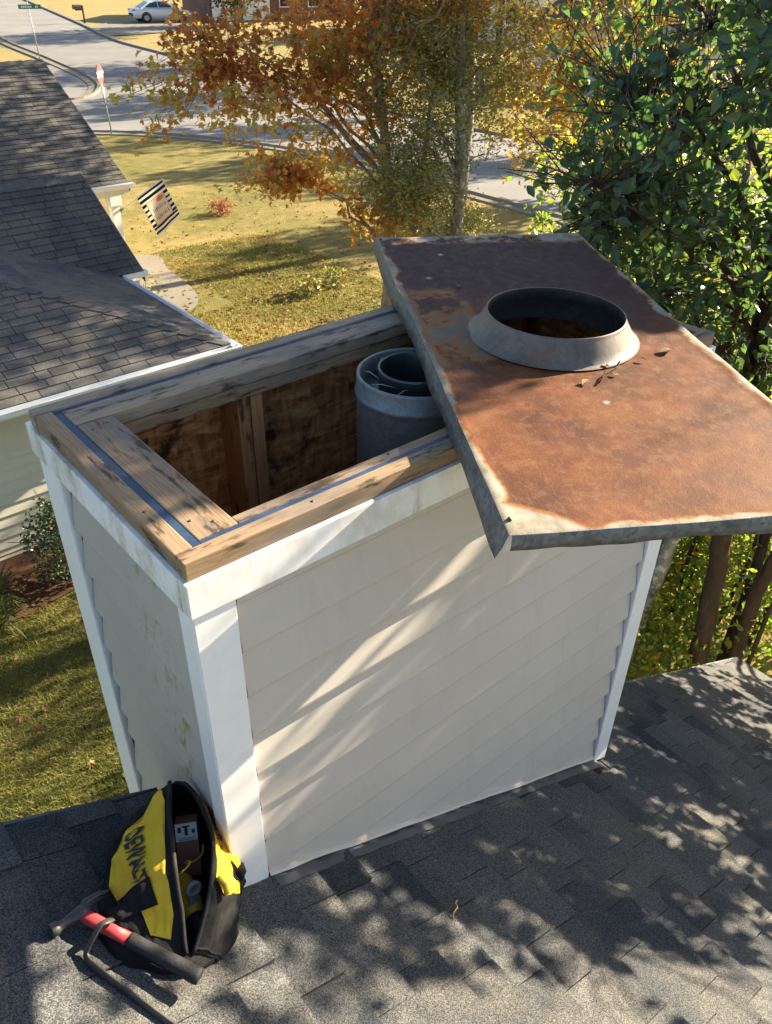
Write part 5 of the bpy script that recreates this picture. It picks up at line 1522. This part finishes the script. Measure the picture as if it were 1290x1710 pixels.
for i, (x, y, lb) in enumerate(((.70, 7.45, 'strappy leaved clump at the left edge by the cream wall'), (.55, 7.0, 'lower strappy leaved clump on the lawn edge at the left edge'))):
    t = thing('lily_clump', lb, 'plant', (x, y, GZ), group='strappy clumps by the wall')
    V = []; F = []
    for k in range(70):
        a = q.uniform(0, 6.28); L = q.uniform(.25, .5); w = .011
        d = np.array([math.cos(a), math.sin(a), 0]); sd_ = np.array([-d[1], d[0], 0]); o_ = q.normal(size=3) * .05; o_[2] = 0
        n0 = len(V)
        for f, hh in ((0, 0), (.35, .32), (.75, .40), (1.05, .22)):
            c = o_ + d * L * f + np.array([0, 0, L * hh * 2]); ww = w * (1 - .8 * (f > 1))
            V += [c - sd_ * ww, c + sd_ * ww]
        for s in range(3): F.append([n0 + 2 * s, n0 + 2 * s + 1, n0 + 2 * s + 3, n0 + 2 * s + 2])
    o = link('blades', mesh_np('blades', np.array(V), np.array(F), M['blade'], attr=q.random(len(V)) * .5), t); o['kind'] = 'stuff'

# ---- grass blades on the near lawns and leaf litter
def grass(n, xa, xb, ya, yb, h, w, seed, sel=None, gs=0):
    q = np.random.default_rng(seed)
    P = np.stack([q.uniform(xa, xb, n), q.uniform(ya, yb, n), np.full(n, GZ)], 1)
    if sel is not None: P = P[sel(P)]
    n = len(P); a = q.uniform(0, 6.28, n); hh = q.uniform(.5, 1.2, n) * h
    s = np.stack([np.cos(a), np.sin(a), 0 * a], 1) * w
    ln = q.normal(size=(n, 3)) * (h * .55); ln[:, 2] = hh
    V = np.stack([P - s, P + s, P + ln], 1).reshape(-1, 3)
    F = np.arange(3 * n).reshape(-1, 3)
    patch_ = .5 + .28 * clump(P[:, 0] * .4, P[:, 1] * .4, 2.0) + .25 * q.normal(size=n)
    return V, F, np.repeat(np.clip(patch_ - gs, 0, 1), 3)
inbed = lambda P: ~((P[:, 1] > 7.15) & (P[:, 0] < 2.7)) & (P[:, 1] < 8.1 + 100 * (P[:, 0] > 4.05))
parts_ = [grass(90000, -1.0, 3.6, 3.2, 8.1, .05, .0045, 1, inbed, .08), grass(70000, 4.1, 12.0, 8.0, 19.0, .055, .010, 2, lambda P: ~((P[:, 0] < 8.4) & (P[:, 1] > 14.5) & (P[:, 1] < 19.3)))]
V = np.concatenate([p[0] for p in parts_]); k = len(parts_[0][0])
F = np.concatenate([parts_[0][1], parts_[1][1] + k]); A = np.concatenate([p[2] for p in parts_])
tag(link('grass', mesh_np('grass', V, F, M['blade'], attr=A)), 'short autumn grass growing on the lawns below', 'grass', None, 'stuff')
q = np.random.default_rng(12)
n = 5200
P = np.concatenate([np.stack([q.uniform(4.3, 15, n - 70), q.uniform(8, 24, n - 70)], 1), np.stack([q.uniform(-1, 3.2, 70), q.uniform(3.5, 8, 70)], 1)])
dm = np.exp(-(((P[:, 0] - 9.3) / 4) ** 2 + ((P[:, 1] - 13) / 5) ** 2))
P = P[(q.random(len(P)) < .15 + .85 * dm) | (P[:, 0] < 3.3)]; n = len(P)
P3 = np.concatenate([P, np.full((n, 1), GZ + .045)], 1)
tag(leaves('fallen_leaves', MAPLE_V, MAPLE_F, P3, orient(n, 0, 2.5, q), q.uniform(.06, .13, n), q.random(n), M['leaf_dry']), 'brown fallen leaves scattered over the lawn under the maple', 'leaves', None, 'stuff')

# ---- dry debris lying on the cover
def on_cover(uu, vv2): return np.array([1.2755, .2096, .0577]) + u * uu + v * vv2
for i, (a, b, s, lb) in enumerate(((-.17, .235, .045, 'curled dry leaf lying against the right foot of the collar'), (-.245, .06, .03, 'small dry leaf in front of the collar on the cover'), (-.31, -.02, .032, 'dry leaf fragment farthest in front of the collar'),
                                   (-.20, .155, .026, 'tiny dry leaf between the collar and the right edge'), (.36, -.20, .022, 'dark crumb of leaf on the shaded far half of the cover'), (-.29, .07, .024, 'pale scrap of dry leaf on the sunlit rust'))):
    t_ = PEAR_V * s; t_[:, 2] = t_[:, 2] * 1.1 + .004
    me = mesh_np('dry_leaf', t_, PEAR_F, M['leaf_dry'], attr=np.full(len(t_), (i * .37) % 1))
    o = link('dry_leaf', me, None, tuple(on_cover(a, b) + np.array([0, 0, .002])))
    o.rotation_euler = (0, 0, i * 1.7)
    tag(o, lb, 'leaf', 'dry leaves on the cover')
tw = tubes('fallen_twig', [(np.array([[0, 0, .004], [.05, .02, .008], [.12, .03, .005], [.2, .075, .009]]), np.array([.0022, .002, .0016, .001]))], M['twig'], None, 6)
tw.location = tuple(on_cover(-.33, .0)); tag(tw, 'thin dark twig lying on the sunlit rusty cover', 'twig')

for i, (x, y, h_, lb) in enumerate(((.47, -.335, .0, 'small tan twig curled on the sunlit shingles in front of the chimney'),)):
    tw = tubes('fallen_twig', [(np.array([[0, 0, .012], [.012, .012, .022], [.030, .014, .028], [.038, .03, .016], [.05, .034, .013]]), np.array([.002, .0022, .002, .0018, .001]))], M['tape_y'], None, 6)
    tw.location = (x, y, roofz(x)); tag(tw, lb, 'twig')
